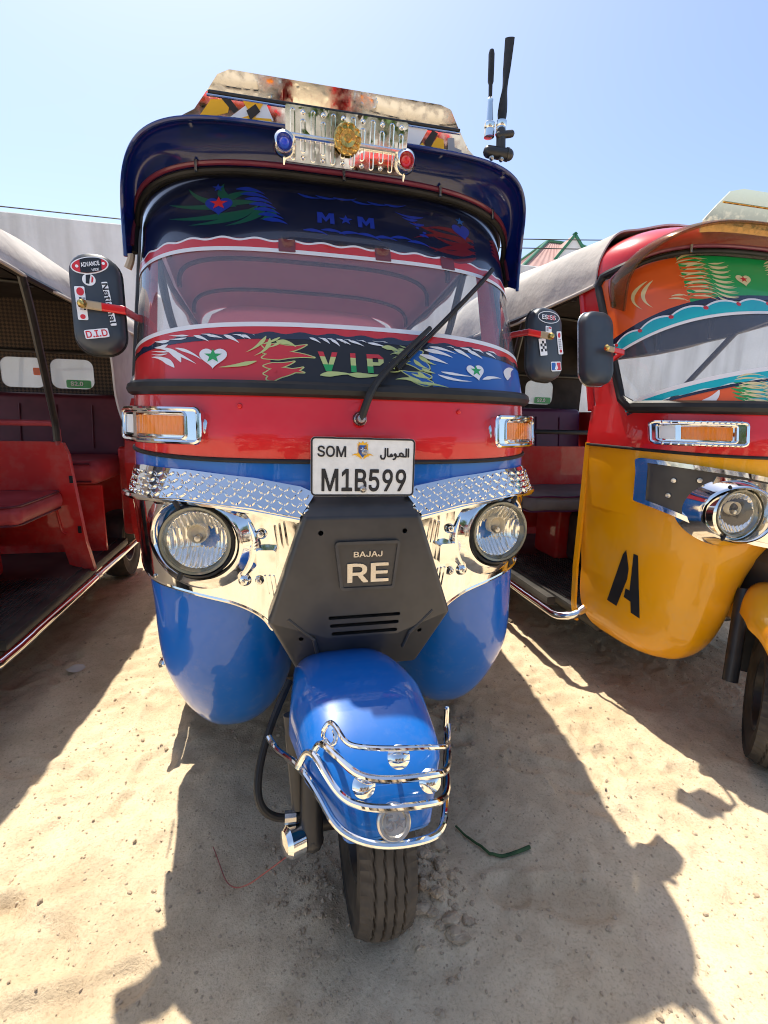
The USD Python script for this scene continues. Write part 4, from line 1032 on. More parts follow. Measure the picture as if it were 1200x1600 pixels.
WR= [(-0.081, 0.216, -0.06, 0.196, 0.013, 0.2), (-0.059, 0.216, -0.034, 0.19, 0.016, 0.2), (-0.04, 0.215, -0.011, 0.2, 0.013, 0.2), (-0.015, 0.215, 0.024, 0.198, 0.015, 0.2), (0.034, 0.211, 0.086, 0.2, 0.016, 0.15), (0.205, 0.212, 0.281, 0.194, 0.019, 0.2), (0.283, 0.212, 0.337, 0.178, 0.024, 0.2), (0.328, 0.21, 0.376, 0.186, 0.023, 0.2), (0.393, 0.21, 0.435, 0.192, 0.017, 0.2), (0.177, 0.179, 0.26, 0.149, 0.029, 0.1), (0.219, 0.09, 0.318, 0.075, 0.018, -0.1), (0.361, 0.075, 0.443, 0.088, 0.014, 0.2), (0.475, 0.086, 0.536, 0.15, 0.042, 0.5)]
PL= [(-0.218, 0.207, -0.261, 0.14, 0.02, 0.25), (-0.186, 0.204, -0.23, 0.17, 0.016, 0.2), (-0.248, 0.106, -0.342, 0.077, 0.017, 0.1)]
PR= [(0.144, 0.183, 0.096, 0.176, 0.015, 0.3), (0.139, 0.167, 0.095, 0.151, 0.014, -0.2), (0.135, 0.19, 0.116, 0.197, 0.011, 0.2), (0.115, 0.113, 0.085, 0.118, 0.012, 0.2), (0.119, 0.099, 0.084, 0.093, 0.012, 0.2), (0.16, 0.151, 0.204, 0.117, 0.024, -0.2), (0.166, 0.099, 0.204, 0.076, 0.024, -0.2), (0.136, 0.076, 0.198, 0.054, 0.017, -0.2), (0.171, 0.043, 0.097, 0.054, 0.019, -0.3), (0.152, 0.044, 0.248, 0.028, 0.014, 0.1), (-0.095, 0.058, -0.013, 0.068, 0.024, 0.12), (-0.026, 0.067, 0.069, 0.071, 0.024, -0.1)]
RL= [(-0.234, 0.175, -0.125, 0.183, 0.032, -0.35), (-0.234, 0.144, -0.18, 0.141, 0.02, 0.2), (-0.234, 0.121, -0.107, 0.131, 0.03, 0.2), (-0.231, 0.088, -0.157, 0.111, 0.021, -0.2), (-0.231, 0.057, -0.136, 0.088, 0.029, -0.2), (-0.227, 0.056, -0.134, 0.067, 0.025, 0.25), (-0.224, 0.034, -0.181, 0.051, 0.019, 0.1)]
BR= [(0.182, 0.181, 0.101, 0.18, 0.034, 0.2), (0.189, 0.147, 0.118, 0.156, 0.03, 0.2), (0.195, 0.107, 0.13, 0.127, 0.033, -0.2), (0.198, 0.074, 0.118, 0.093, 0.029, 0.2), (0.2, 0.048, 0.135, 0.062, 0.026, 0.2)]

def tongues(name, items, mat, off, grow=0.0, k=1.75):
    for x0, y0, x1, y1, w, bnd in items:
        p_ = flame(x0, y0, x1, y1, w*k, bnd*.9, n=12, blunt=.30)
        if grow: p_ = p_.buffer(grow, 3)
        p_ = p_.intersection(sbox(-.82, .006, .82, .215))
        if not p_.is_empty and p_.area > 1e-6: wdec(name, p_, mat, off)
tongues('flame', RL, 'print_lime', .0012, grow=.0035, k=1.2); tongues('flame', RL, 'print_red', .0016, k=1.2)
tongues('flame', BR, 'print_lime', .0012, grow=.0035, k=1.2); tongues('flame', BR, 'print_blue', .0016, k=1.2)
def split(items, n=3):
    out = []
    for x0, y0, x1, y1, w, bnd in items:
        dx, dy = x1-x0, y1-y0; L_ = math.hypot(dx, dy)+1e-6
        for j in range(n):
            u = (j-(n-1)/2)/n; ln = 1-.35*abs(u)*rg_.uniform(.4, 1.6)
            out.append((x0-dy/L_*w*u*1.5+dx*.08*j, y0+dx/L_*w*u*1.5, x0+dx*ln*1.15-dy/L_*w*u*2.4, y0+dy*ln*1.15+dx/L_*w*u*2.4, w*.62, bnd+.25*u))
    return out
tongues('flame', split(WL+WR[:11], 2)+WR[11:], 'print_white', .0019, k=1.1); tongues('flame', split(PL[:2]+PR[:8], 2)+PL[2:]+PR[8:], 'print_lime', .0021, k=.95)
tongues('flame', [(-.20+.09*k, .19-.05*(k % 3), -.15+.09*k, .17-.05*(k % 3), .012, .3) for k in range(0, 4, 3)], 'print_lime', .0020)
HS = lambda q, v, s, sx=.78: affinity.scale(heart(q, v, s), sx, 1.0, origin=(q, v))
for q, v, s, rr in ((-.356, .118, .092, 0), (.342, .108, .078, 8)):
    wdec('heart', affinity.rotate(HS(q, v, s), rr), 'print_white', .0023)
    wdec('heart_star', affinity.scale(star(q, v+.004, s*.33), .78, 1, origin=(q, v)), 'print_green', .0027)
# VIP in red, white and green
def letter_poly(s, q, v, h, wq):
    V = {'V': [(0, 1), (.28, 1), (.5, .32), (.72, 1), (1, 1), (.64, 0), (.36, 0)], 'I': [(.3, 0), (.3, 1), (.7, 1), (.7, 0)],
         'P': [(.1, 0), (.1, 1), (.75, 1), (.98, .82), (.98, .58), (.75, .40), (.40, .40), (.40, 0)],
         'M': [(0, 0), (0, 1), (.3, 1), (.5, .55), (.7, 1), (1, 1), (1, 0), (.74, 0), (.74, .55), (.5, .15), (.26, .55), (.26, 0)],
         'W': [(0, 1), (.24, 1), (.31, .42), (.42, .8), (.58, .8), (.69, .42), (.76, 1), (1, 1), (.82, 0), (.62, 0), (.5, .45), (.38, 0), (.18, 0)]}[s]
    p = Polygon(np.array(V)*[wq, h]+[q-wq/2, v-h/2]).buffer(0)
    if s == 'P': p = p.difference(sbox(q-wq/2+.40*wq, v-h/2+.58*h, q-wq/2+.70*wq, v-h/2+.80*h))
    return p
for s, q, wq in (('V', -.073, .050), ('I', -.009, .034), ('P', .047, .050)):
    L_ = letter_poly(s, q, .116, .080, wq)
    for mat, a, b in (('print_red', .136, .2), ('print_lime', .104, .136), ('print_green', .0, .104)): wdec('vip_lettering', L_.intersection(sbox(-1, a, 1, b)), mat, .0023)
# motifs of the upper field
flames('green_flames', [(-.36+.02*i, .82+.01*((i*7) % 5-2), -.36+.16*math.cos(i*.7), .82+.11*math.sin(i*.7), .03, .3) for i in range(9)], 'print_darkgreen', .0011)
flames('deep_blue_flames', [(-.30+.012*k, .90-.025*k, -.22+.01*k, .88-.024*k, .022, .3) for k in range(7)]+[(.24-.02*(k % 2), .86-.02*k, .15+.02*k, .87-.024*k, .016, .3) for k in range(6)]+[(-.12+.05*k, .715+.01*(k % 2), -.05+.05*k, .70+.01*(k % 3), .016, .3) for k in range(7)]+[(-.13+.05*k, .905, -.06+.05*k, .895+.01*(k % 3), .012, -.3) for k in range(6)], 'print_deepblue', .0012)
flames('dark_red_flames', [(.42, .80-.016*k, .20+.03*(k % 3), .83-.03*k, .03, .3*(-1)**k) for k in range(7)]+[(.52, .86-.02*k, .66, .87-.03*k, .03, .3) for k in range(5)], 'print_darkred', .0011)
wdec('heart', HS(-.348, .815, .10), 'print_deepblue', .0016); wdec('heart_star', affinity.scale(star(-.348, .825, .034), .78, 1), 'print_red', .0020); wdec('heart_star', affinity.scale(star(-.35, .905, .022), .78, 1), 'print_deepblue', .0020)
wdec('heart', affinity.rotate(HS(.375, .83, .09), 12), 'print_deepblue', .0016); wdec('heart_star', affinity.scale(star(.372, .885, .024), .78, 1), 'print_blue', .0020)
for s, q, wq in (('M', -.055, .048), ('M', .060, .048)): wdec('upper_lettering', letter_poly(s, q, .788, .056, wq), 'print_deepblue', .0018)
wdec('lettering_star', affinity.scale(star(.002, .790, .026), .78, 1), 'print_deepblue', .0018)
for q in (-.165, .10, .30): wdec('tape_tab', rrect(.045, .062, .004, q, .628), 'print_darkred', .0024)
wiper(R)
R.part('wiper_boss', lathe([(0, .004), (.028, .003), (.036, 0)], (0, -1, .08), W(0., 0.)+np.array([0, -.006, -.055]), 32), 'paint_red')
for x in (-.235, .22): R.part('cowl_screw', lathe([(0, .003), (.004, .002), (.005, 0)], (0, -1, 0), front(np.array([[x, 1.015]]))[0][0]+[0, -.004, 0], 10), 'paint_red')
for s in (-1, 1): indicator(R, st, s)
for s in (-1, 1): headlamp(R, st, s); chrome_surround(R, st, s)
black_panel(R, st)
# number plate
def plate(R, c):
    fr = frame(c, (1, 0, -.012), (.0, .045, 1)); o = rrect(.210, .116, .009)
    pl = R.part('number_plate', put(prism(o, .002), fr), 'plate_white')
    rim = put(tube(np.c_[np.array(o.buffer(-.002).exterior.coords)[:-1], np.full(len(o.buffer(-.002).exterior.coords)-1, .002)], .0018, 6, True), fr)
    R.part('plate_rim', rim, 'print_black', parent=pl)
    t = text('SOM', .020, .001, True, .056); t.apply_translation([-.064, .030, .002]); R.part('plate_lettering', put(t, fr), 'print_black', parent=pl, smooth=False)
    t = text('M1B599', .042, .001, True, .172); t.apply_translation([.002, -.026, .002]); R.part('plate_lettering', put(t, fr), 'print_black', parent=pl, smooth=False)
    h = .0155
    S = [[(4.1, 0), (4.1, 1)], [(3.8, 1), (3.8, .0), (3.4, .0), (3.15, .02), (2.95, .12), (2.95, .38), (3.15, .46), (3.38, .30), (3.42, .02)], [(2.95, .1), (2.75, .0), (2.55, .0)],
         [(2.45, .22), (2.32, .36), (2.2, .22), (2.32, .08), (2.45, .2), (2.46, .0), (2.3, -.3), (2.1, -.36)], [(1.98, .06), (1.84, .30), (1.68, .16), (1.78, 0), (1.98, .06)], [(1.72, .0), (1.4, .0), (1.32, .1), (1.32, 1.0)],
         [(1.0, 1.0), (1.0, -.05), (.85, -.32), (.55, -.32), (.42, -.05), (.44, .1)]]
    P_ = unary_union([LineString(np.array(s)*[h, h]).buffer(.0016, 3) for s in S]); P_ = affinity.translate(P_, .063-2.3*h, .022)
    R.part('plate_lettering', put(prism(P_, .001), fr, .002), 'print_black', parent=pl, smooth=False)
    # coat of arms: a shield between two supporters over crossed palms
    E = [(Polygon([(-.009, .012), (.009, .012), (.009, -.002), (0, -.012), (-.009, -.002)]), 'print_blue', .0022), (star(0, .003, .0055), 'print_white', .0028)]
    for s in (-1, 1):
        E.append((flame(s*.012, -.010, s*.011, .016, .009, s*.4, blunt=.6), 'print_yellow', .0022)); E.append((flame(s*.002, -.015, s*.022, -.008, .006, s*.5), 'print_yellow', .0025))
    E.append((Polygon([(-.007, .013), (-.009, .019), (-.003, .016), (0, .021), (.003, .016), (.009, .019), (.007, .013)]), 'print_yellow', .0025))
    for p_, m_, o_ in E: R.part('plate_emblem', put(prism(affinity.translate(p_, -.003, .031), .0005), fr, o_), m_, parent=pl, smooth=False)
    for x, z in ((.001, .030), (-.001, -.044)):
        R.part('plate_bolt', put(lathe([(0, .006), (.004, .0055), (.0065, .003), (.0075, 0)], (0, 0, 1), (x, z, .0025), 12), fr), 'steel', parent=pl)
plate(R, (.003, -.0815, .9015))
# visor with roof sign and aerials
vp, VA, VF = visor(R, 'visor_blue')
def roof_sign(R):
    o = np.array([-.008, .245, 1.632]); ex = np.array([1, 0, .006]); ey = np.array([0, -.26, 1.0]); fr = frame(o, ex, ey)
    sh = Polygon([(-.352, -.05), (-.352, 0), (-.318, .018), (-.285, .058), (-.265, .083), (-.240, .094), (.235, .094), (.262, .088), (.285, .058), (.318, .018), (.345, 0), (.345, -.05)]).buffer(-.004).buffer(.008, 5).buffer(-.004)
    lowp = sh.intersection(sbox(-1, -1, 1, .052)); upp = sh.intersection(sbox(-1, .052, 1, 1))
    rs = R.part('roof_sign', put(prism(lowp, .003), fr), 'mirror_sheet', smooth=20)
    ey2 = np.array([0, -.37, 1.0]); o2 = fr[:3, 3]+fr[:3, 1]*.052; f2 = frame(o2, ex, ey2)
    R.part('sign_upper_fold', put(prism(affinity.translate(upp, 0, -.052), .003), f2), 'mirror_sheet', parent=rs, smooth=20)
    R.part('sign_fold_line', put(tube([(-.287, .052, .004), (.290, .052, .004)], .0035, 8), fr), 'black_metal', parent=rs)
    R.part('sign_fold_line', put(tube([(-.290, .046, .004), (.293, .046, .004)], .0025, 8), fr), 'chrome', parent=rs)
    for s in (-1, 1): R.part('sign_bracket', tube([(s*.25, .262, 1.63), (s*.26, .40, 1.69)], .008, 8), 'black_metal', parent=rs)
    # painted characters, yellow on black and white
    def dec(p_, m_, d): R.part('sign_lettering', put(prism(p_, .0006), fr, .003+d), m_, parent=rs, smooth=False)
    A = [(-.31, 0), (-.28, .036), (-.245, .040), (-.25, .022), (-.275, .014), (-.268, -.004)]
    dec(Polygon([(-.250, .008), (-.20, .044), (-.165, .046), (-.15, .018), (-.19, -.012), (-.235, -.01)]), 'print_white', .0002)
    dec(Polygon(A).buffer(.003), 'print_yellow', .0009)
    dec(Polygon([(-.262, .045), (-.235, .020), (-.225, .028), (-.245, .048)]), 'print_black', .0012)
    dec(Polygon([(-.215, .044), (-.17, .046), (-.19, .018), (-.155, .020), (-.15, .010), (-.20, -.010), (-.225, .012), (-.198, .022)]), 'print_yellow', .0014)
    dec(Polygon([(-.208, .028), (-.188, .042), (-.178, .030), (-.2, .012)]), 'print_black', .0019)
    dec(Polygon([(.155, .046), (.21, .044), (.185, .0), (.165, .006)]), 'print_white', .0002)
    dec(Polygon([(.165, -.01), (.20, .018), (.215, .004), (.235, .032), (.252, .030), (.262, -.02), (.21, -.016)]), 'print_yellow', .0009)
    dec(Polygon([(.205, .02), (.222, .044), (.236, .040), (.218, .004)]), 'print_black', .0014)
    dec(Polygon([(.262, .034), (.278, .036), (.282, .018), (.300, .014), (.312, -.014), (.270, -.018)]), 'print_grey', .0012)
    # pressed grille panel
    fr = frame((-.006, .128, 1.577), (1, 0, .004), (0, -.22, 1)); gp = R.part('sign_grille', put(prism(rrect(.258, .096, .004, .0, -.006), .004), fr, .007), 'mirror_sheet', parent=rs)
    for s in (-1, 1): R.part('grille_stay', tube([(s*.10, .135, 1.60), (s*.10, .24, 1.65)], .006, 8), 'black_metal', parent=rs)
    for k in range(12):
        x = -.1145+k*.0208
        if k % 2 == 0: segs = [(x, -.050, .036)]
        else: segs = [(x, -.036, .020)]
        for xx_, a, b in segs:
            ring = np.array(rrect(.0085, b-a, .004, xx_, (a+b)/2).exterior.coords)[:-1]
            R.part('pressed_slot', put(tube(np.c_[ring, np.full(len(ring), .0115)], .0014, 5, True), fr), 'chrome_clean', parent=gp)
        if k % 2:
            for yy in (-.045, .032): R.part('pressed_dimple', put(lathe([(0, .002), (.002, .003), (.0042, .0005), (.005, 0)], (0, 0, 1), (x, yy, .011), 12), fr), 'chrome_clean', parent=gp)
    R.part('sign_bar', put(tube([(-.132, -.010, .016), (.130, -.012, .016)], .0055, 10), fr), 'chrome', parent=rs)
    # gilt medallion
    md = put(lathe([(0, .010), (.006, .010), (.008, .007), (.016, .008), (.018, .005), (.026, .0045), (.029, .001), (.029, 0)], (0, 0, 1), (-.002, -.004, .020), 40), fr)
    mp = R.part('medallion', md, 'brass', parent=rs)
    for k in range(10):
        a = k*2*PI/10; R.part('medallion_scroll', put(tube(np.array([[.021*math.cos(a)+.0065*math.cos(b)-.002, .021*math.sin(a)+.0065*math.sin(b)-.004, .025+.001*math.sin(b*2)] for b in np.linspace(0, 5, 12)]), .0018, 6), fr), 'brass', parent=mp)
    for s, lens, yy in ((-1, 'lens_blue', -.020), (1, 'lens_red', -.022)):
        c = (s*.129-.003, yy-.006, .012)
        lp = R.part('marker_lamp', put(lathe([(.012, .012), (.016, .020), (.022, .014), (.024, .004), (.024, -.004)], (0, 0, 1), c, 32), fr), 'chrome', parent=rs)
        R.part('marker_lens', put(lathe([(0, .022), (.006, .021), (.011, .016), (.0125, .010)], (0, 0, 1), c, 24), fr), lens, parent=lp)
        R.part('marker_spike', put(tube([(c[0], c[1]-.022, .012), (c[0]-.001, c[1]-.036, .012)], [.004, .002], 8), fr), 'chrome', parent=lp)
roof_sign(R)
def aerials(R):
    c = np.array([.355, .165, 1.615])
    cl = R.part('aerial_clamp', cat(rhull([c+[-.022, 0, 0], c+[.028, 0, 0]], .013, 14), rhull([c+[.008, 0, .01], c+[.006, 0, .045]], .011, 12), rhull([c+[.0, -.004, .035], c+[.030, -.004, .042]], .008, 10)), 'black_metal')
    for x in (-.018, .006): R.part('clamp_bolt', lathe([(0, .006), (.004, .005), (.006, 0)], (0, -1, -.2), c+[x, -.010, -.017], 10), 'steel', parent=cl)
    R.part('clamp_ring', tube([c+[.022, 0, 0], c+[.027, 0, 0]], .0145, 14), 'black_plastic', parent=cl)
    a0 = np.array([.336, .175, 1.648]); d = np.array([-.035, 0, 1.0])
    a1 = R.part('aerial', lathe([(.0, 0), (.012, .002), (.0125, .016), (.011, .018), (.013, .022), (.013, .030), (.009, .034), (.0065, .072), (.0075, .078), (.005, .082), (.0, .083)], d, a0, 20), 'chrome')
    R.part('aerial_rod', lathe([(.0042, .080), (.0046, .108), (.0068, .114), (.0070, .168), (.005, .176), (0, .178)], d, a0, 14), 'rubber', parent=a1)
    b0 = np.array([.362, .170, 1.655]); d2 = np.array([.022, 0, 1.0])
    b1 = R.part('aerial', lathe([(.0, 0), (.0125, .002), (.0125, .014), (.011, .016), (.013, .02), (.013, .028), (.008, .032), (0, .033)], d2, b0, 20), 'chrome')
    zz = np.linspace(.030, .196, 16); rg = []
    for t, z in zip(np.linspace(0, 1, 16), zz):
        w = np.interp(t, [0, .08, .25, .42, .6, 1], [.009, .0125, .0115, .006, .0042, .0036]); dd = np.interp(t, [0, .3, .6, 1], [.006, .004, .009, .011]); tw = t*1.2
        th = np.linspace(0, 2*PI, 14, endpoint=False); x, y = w*np.cos(th), dd*np.sin(th)
        rg.append(np.stack([x*math.cos(tw)-y*math.sin(tw)+z*.022+.004*t, x*math.sin(tw)+y*math.cos(tw), np.full(14, z)], 1)+b0)
    me = rings(np.array(rg)); me.fix_normals(); R.part('aerial_blade', me, 'rubber', parent=b1)
aerials(R)
# mudguard with chrome rails
STEER = trimesh.transformations.translation_matrix((-.033, 0, 0))@trimesh.transformations.rotation_matrix(math.radians(4), [0, 0, 1], [0, -.2, 0])
fp, FP, FN, FH = fender(R, st, STEER)
RAILS = [[(-.184, -.24, .442), (-.171, -.27, .44), (-.134, -.36, .469), (-.104, -.42, .454), (-.082, -.455, .44), (-.04, -.478, .431), (.015, -.478, .425), (.051, -.462, .417), (.072, -.43, .415), (.11, -.33, .405), (.147, -.235, .410)],
 [(-.138, -.36, .470), (-.125, -.36, .494), (-.113, -.38, .503), (-.088, -.43, .486), (-.064, -.455, .48), (-.03, -.470, .48), (.025, -.470, .476), (.068, -.435, .45), (.107, -.34, .415)],
 [(-.117, -.372, .498), (-.107, -.37, .514), (-.097, -.385, .521), (-.073, -.425, .518), (-.053, -.445, .514), (-.019, -.458, .513), (.038, -.455, .508), (.079, -.41, .476), (.130, -.28, .43)],
 [(-.083, -.36, .530), (-.081, -.37, .520), (-.088, -.37, .510), (-.097, -.36, .515), (-.098, -.36, .530), (-.09, -.36, .542), (-.08, -.38, .544), (-.068, -.405, .538), (-.05, -.422, .540), (-.015, -.432, .541), (.045, -.432, .534), (.085, -.39, .500), (.146, -.245, .425)]]
for r_ in RAILS: R.part('guard_rail', tube(spline([(x-.006*(x < -.05), y-.008, z) for x, y, z in r_], 70), .0054 if r_ is not RAILS[3] else .0040, 10), 'chrome_clean', parent=fp)
R.part('guard_end', rhull([(.146, -.238, .405), (.149, -.230, .445)], .005, 8), 'chrome', parent=fp)
for c in ((-.002, -.432, .519), (-.055, -.443, .489), (.044, -.442, .480)):
    R.part('dome_stud', lathe([(0, .008), (.008, .0065), (.013, .003), (.0165, 0), (.0165, -.006), (.004, -.008), (.004, -.03)], (-.05, -1, .75), c, 28), 'chrome_clean', parent=fp)
mc = np.array([-.018, -.474, .452]); fr = frame(mc, (1, 0, 0), (0, .5, 1)); fr = frame(mc, (1, 0, 0), (0, .62, 1))
R.part('medal', put(lathe([(0, .004), (.016, .004), (.018, .007), (.0215, .007), (.024, .004), (.024, -.004), (.005, -.005), (.005, -.03)], (0, 0, 1), (0, 0, 0), 36), fr), 'badge_steel', parent=fp)
t = text('5', .018, .002, True, .011); t.apply_translation([-.006, 0, .004]); R.part('medal_relief', put(t, fr), 'steel', parent=fp, smooth=False)
R.part('medal_relief', put(prism(star(.007, -.001, .009), .002), fr, .004), 'steel', parent=fp, smooth=False)
R.part('mudguard_clip', rbox((-.128, -.245, .485), (.006, .022, .034), .003, 8), 'steel', parent=fp)
R.part('mudguard_clip', lathe([(0, .006), (.005, .005), (.007, 0)], (-1, -.3, .3), (-.132, -.250, .478), 10), 'steel', parent=fp)
# front wheel and fork
wp = wheel(R, np.array([.006, -.190, .192]), .200, .100)
R.part('fork_leg', cat(tube([(-.118, -.20, .50), (-.118, -.285, .25)], .021, 14), rhull([(-.118, -.285, .25), (-.122, -.20, .197)], .022, 12)), 'black_metal')
R.part('fork_leg', tube([(-.150, -.23, .47), (-.140, -.262, .30)], [.014, .012], 12), 'black_metal', label='shock absorber beside the fork')
R.part('axle_nut', rhull([(-.06, -.195, .197), (-.135, -.195, .197)], .018, 10), 'black_metal')
R.part('front_reflector', lathe([(0, .022), (.020, .018), (.027, .010), (.027, -.014), (.0, -.016)], (-1, -.35, .1), (-.150, -.285, .255), 26), 'chrome')
R.part('brake_hose', tube(spline([(-.150, -.12, .47), (-.182, -.18, .43), (-.203, -.22, .386), (-.211, -.25, .346), (-.203, -.268, .316), (-.175, -.27, .293), (-.135, -.27, .290)], 40), .0072, 10), 'rubber')
R.part('hose_clamp', tube([(-.165, -.27, .291), (-.145, -.27, .290)], .0115, 10), 'steel')
# wing mirrors with stickers
def stick(parent, fr, z0, items):
    for kind, a in items:
        nm = 'sticker'
        if kind == 'p':
            p_, m_, d = a; R.part(nm, put(prism(p_, .0004), fr, z0+d), m_, parent=parent, smooth=False)
        else:
            s, h, w, x, y, rot, m_, d = a; t = text(s, h, .0004, True, w); t.apply_transform(rotm(rot, [0, 0, 1])); t.apply_translation([x, y, z0+d])
            R.part('sticker_lettering', put(t, fr), m_, parent=parent, smooth=False)
fl = ((.985, .12, .03), (-.03, .17, 1.0))
mp, fr = mirror(R, st, -1, (-.541, .213, 1.222), fl, (.098, .212))
el = affinity.rotate(affinity.scale(Point(0, 0).buffer(1, 16), .034, .0155), 12); el = affinity.translate(el, -.004, .072); Z = .0393
stick(mp, fr, Z, [('p', (el.buffer(.0022), 'print_white', .0)), ('p', (el, 'print_red', .0005)), ('p', (el.intersection(sbox(-.022, 0, .018, .2)), 'print_black', .001)), ('t', ('ADVANCE', .0085, .036, -.003, .0745, 12, 'print_white', .0015)), ('t', ('VSX', .005, .014, .006, .0635, 12, 'print_white', .0015)),
    ('p', (Point(-.028, .068).buffer(.003), 'print_white', .001)), ('p', (Point(.022, .078).buffer(.003), 'print_white', .001)),
    ('p', (Point(-.008, .042).buffer(.0125), 'print_white', .0)), ('p', (Polygon([(-.014, .034), (-.013, .051), (-.004, .053), (-.006, .044), (-.008, .033)]), 'print_black', .0005)), ('p', (Polygon([(-.004, .036), (-.002, .050), (.001, .046), (-.001, .037)]), 'print_red', .0005)),
    ('p', (affinity.rotate(rrect(.019, .070, .003, -.026, -.008), 2), 'print_white', .0)), ('p', (affinity.scale(Point(-.026, .016).buffer(.007), 1, 1.2), 'print_red', .0006)), *[('p', (affinity.rotate(sbox(-.029+.0065*j, -.022+.0046*i, -.0245+.0065*j, -.0190+.0046*i), 2), 'print_black' if (i*3+j) % 4 else 'print_grey', .0005)) for i in range(6) for j in range(2)], ('p', (Point(-.025, -.036).buffer(.005), 'print_red', .0006)),
    ('p', (affinity.rotate(rrect(.0115, .092, .002, .026, -.006), 7), 'print_white', .0)), ('t', ('National', .0105, .086, .026, -.006, -83, 'print_black', .0005)),
    ('p', (affinity.rotate(Polygon([(-.022, -.009), (.022, -.009), (.022, .009), (-.022, .009)]).buffer(.002), 9).__class__(np.array(affinity.translate(affinity.rotate(rrect(.046, .019, .003), 9), -.002, -.070).exterior.coords)), 'print_white', .0)), ('t', ('D.I.D', .0135, .041, -.002, -.070, 9, 'print_red', .0005))])
mirror_arm(R, mp, (-.556, .160, 1.217), (-.482, .180, 1.213), (-.490, .36, 1.222))
frr = ((.96, .25, -.05), (-.08, .12, 1.0))
mp, fr = mirror(R, dict(st, mirror_taper=-1.0), 1, (.566, .262, 1.205), frr, (.112, .196))
el = affinity.translate(affinity.rotate(affinity.scale(Point(0, 0).buffer(1, 16), .040, .016), 5), -.012, .066)
ck = [sbox(-.040+.007*i, -.028+.007*j, -.033+.007*i, -.021+.007*j) for i in range(3) for j in range(4) if (i+j) % 2 == 0]
stick(mp, fr, Z, [('p', (el.difference(el.buffer(-.0016)), 'print_white', .0)), ('t', ('ESISS', .011, .050, -.012, .066, 5, 'print_white', .0003)), ('t', ('S S', .011, .028, -.004, .0662, 5, 'print_red', .0007)),
    ('p', (rrect(.022, .016, .002, -.012, .034), 'print_white', .0)), ('p', (sbox(-.020, .029, -.013, .039), 'print_grey', .0005)), ('p', (sbox(-.012, .036, -.003, .040), 'print_red', .0005)),
    ('p', (affinity.rotate(rrect(.018, .062, .003, .032, .004), 10), 'print_white', .0)), ('p', (affinity.scale(Point(.028, .024).buffer(.006), .8, 1.2), 'print_red', .0006)), ('p', (Point(.036, -.018).buffer(.0045), 'print_red', .0006)), *[('p', (affinity.rotate(sbox(.027+.0055*j, -.012+.0046*i, .031+.0055*j, -.009+.0046*i), 10, (.032, .004)), 'print_grey', .0005)) for i in range(6) for j in range(2)],
    ('p', (affinity.rotate(rrect(.026, .045, .002, -.031, -.016), 12), 'print_white', .0))]+[('p', (affinity.rotate(c_, 12, (-.031, -.016)), 'print_black', .0005)) for c_ in ck]+
    [('p', (affinity.rotate(rrect(.038, .026, .004, .020, -.062), 8), 'print_white', .0)), ('p', (affinity.rotate(rrect(.015, .020, .002, .0105, -.062), 8, (.020, -.062)), 'print_blue', .0005)), ('p', (affinity.rotate(rrect(.014, .020, .002, .030, -.062), 8, (.020, -.062)), 'print_red', .0005)), ('p', (Polygon([(.014, -.071), (.020, -.054), (.027, -.066), (.022, -.070)]), 'print_white', .0008))])
mirror_arm(R, mp, (.556, .200, 1.222), (.500, .215, 1.232), (.492, .37, 1.240))
# side lettering on the left flank, small side lamp, tassel of the roof cloth
t = text('ADON', .026, .0015, True, .09); R.part('side_lettering', put(t, frame((-.5125, .34, .765), (0, -1, 0), (0, 0, 1))), 'print_yellow', smooth=False)
R.part('roof_tassel', tube(spline([(-.515, .42, 1.47), (-.522, .415, 1.43), (-.516, .41, 1.39), (-.527, .41, 1.355)], 20), np.linspace(.006, .010, 20), 8), 'rope_beige')

# ------------------------------------------------------------------ the yellow and red rickshaw on the right
st2 = dict(base_style, low_paint='paint_yellow', edge_paint='paint_yellow', body_paint='paint_red_worn', canopy='canopy_white', lining='lining_dark', rear_cloth='lining_dark', seat='vinyl_grey', bench='vinyl_purple', back='vinyl_purple', studded=True, chrome_rim=True, boxy=True, seal=1.3, wins=(-.02, .26), ring='chrome')
R = Rick('auto_rickshaw', 'yellow and red three-wheeler with a black letter A, at the right', (1.45, .12, .0), 'auto rickshaws parked in a row')
ws = cab(R, st2)
up = lin(.655, -.33); lo2 = lambda q: .255-.36*np.abs(q)**1.7
wdec('orange_field', band(lambda q: up(q)+.05, lambda q: 0*q+.96).intersection(sbox(-.83, 0, -.44, 1)), 'print_orange', .0008)
wdec('green_field', band(lambda q: up(q)+.05, lambda q: 0*q+.96).intersection(sbox(-.44, 0, .0, 1)), 'print_green', .0008)
wdec('black_field', band(lambda q: up(q)+.05, lambda q: 0*q+.96).intersection(sbox(.0, 0, .83, 1)), 'print_navy', .0008)
wdec('black_line', band(lambda q: up(q)+.02, lambda q: up(q)+.052), 'print_navy', .0011)
q = np.linspace(-.82, .82, 400); sc = .028*np.abs(np.sin(q*24))**.7
wdec('white_line', Polygon(np.vstack([np.c_[q, up(q)-.070], np.c_[q, up(q)+.004+sc][::-1]])).buffer(0), 'print_white', .0013)
wdec('teal_band', Polygon(np.vstack([np.c_[q, up(q)-.052], np.c_[q, up(q)-.008+sc][::-1]])).buffer(0), 'print_teal', .0016)
for k in range(-6, 7): wdec('scallop_dot', affinity.scale(Point(k*PI/24, up(k*PI/24)-.004).buffer(.012), .8, 1), 'print_red', .0019)
wdec('white_line', band(lambda q: lo2(q)-.006, lambda q: lo2(q)+.020), 'print_white', .0011); wdec('teal_band', band(lambda q: lo2(q)-.042, lambda q: lo2(q)-.004, wb=.004, k=60), 'print_teal', .0013)
wdec('black_line', band(lambda q: lo2(q)-.062, lambda q: lo2(q)-.046), 'print_navy', .0013)
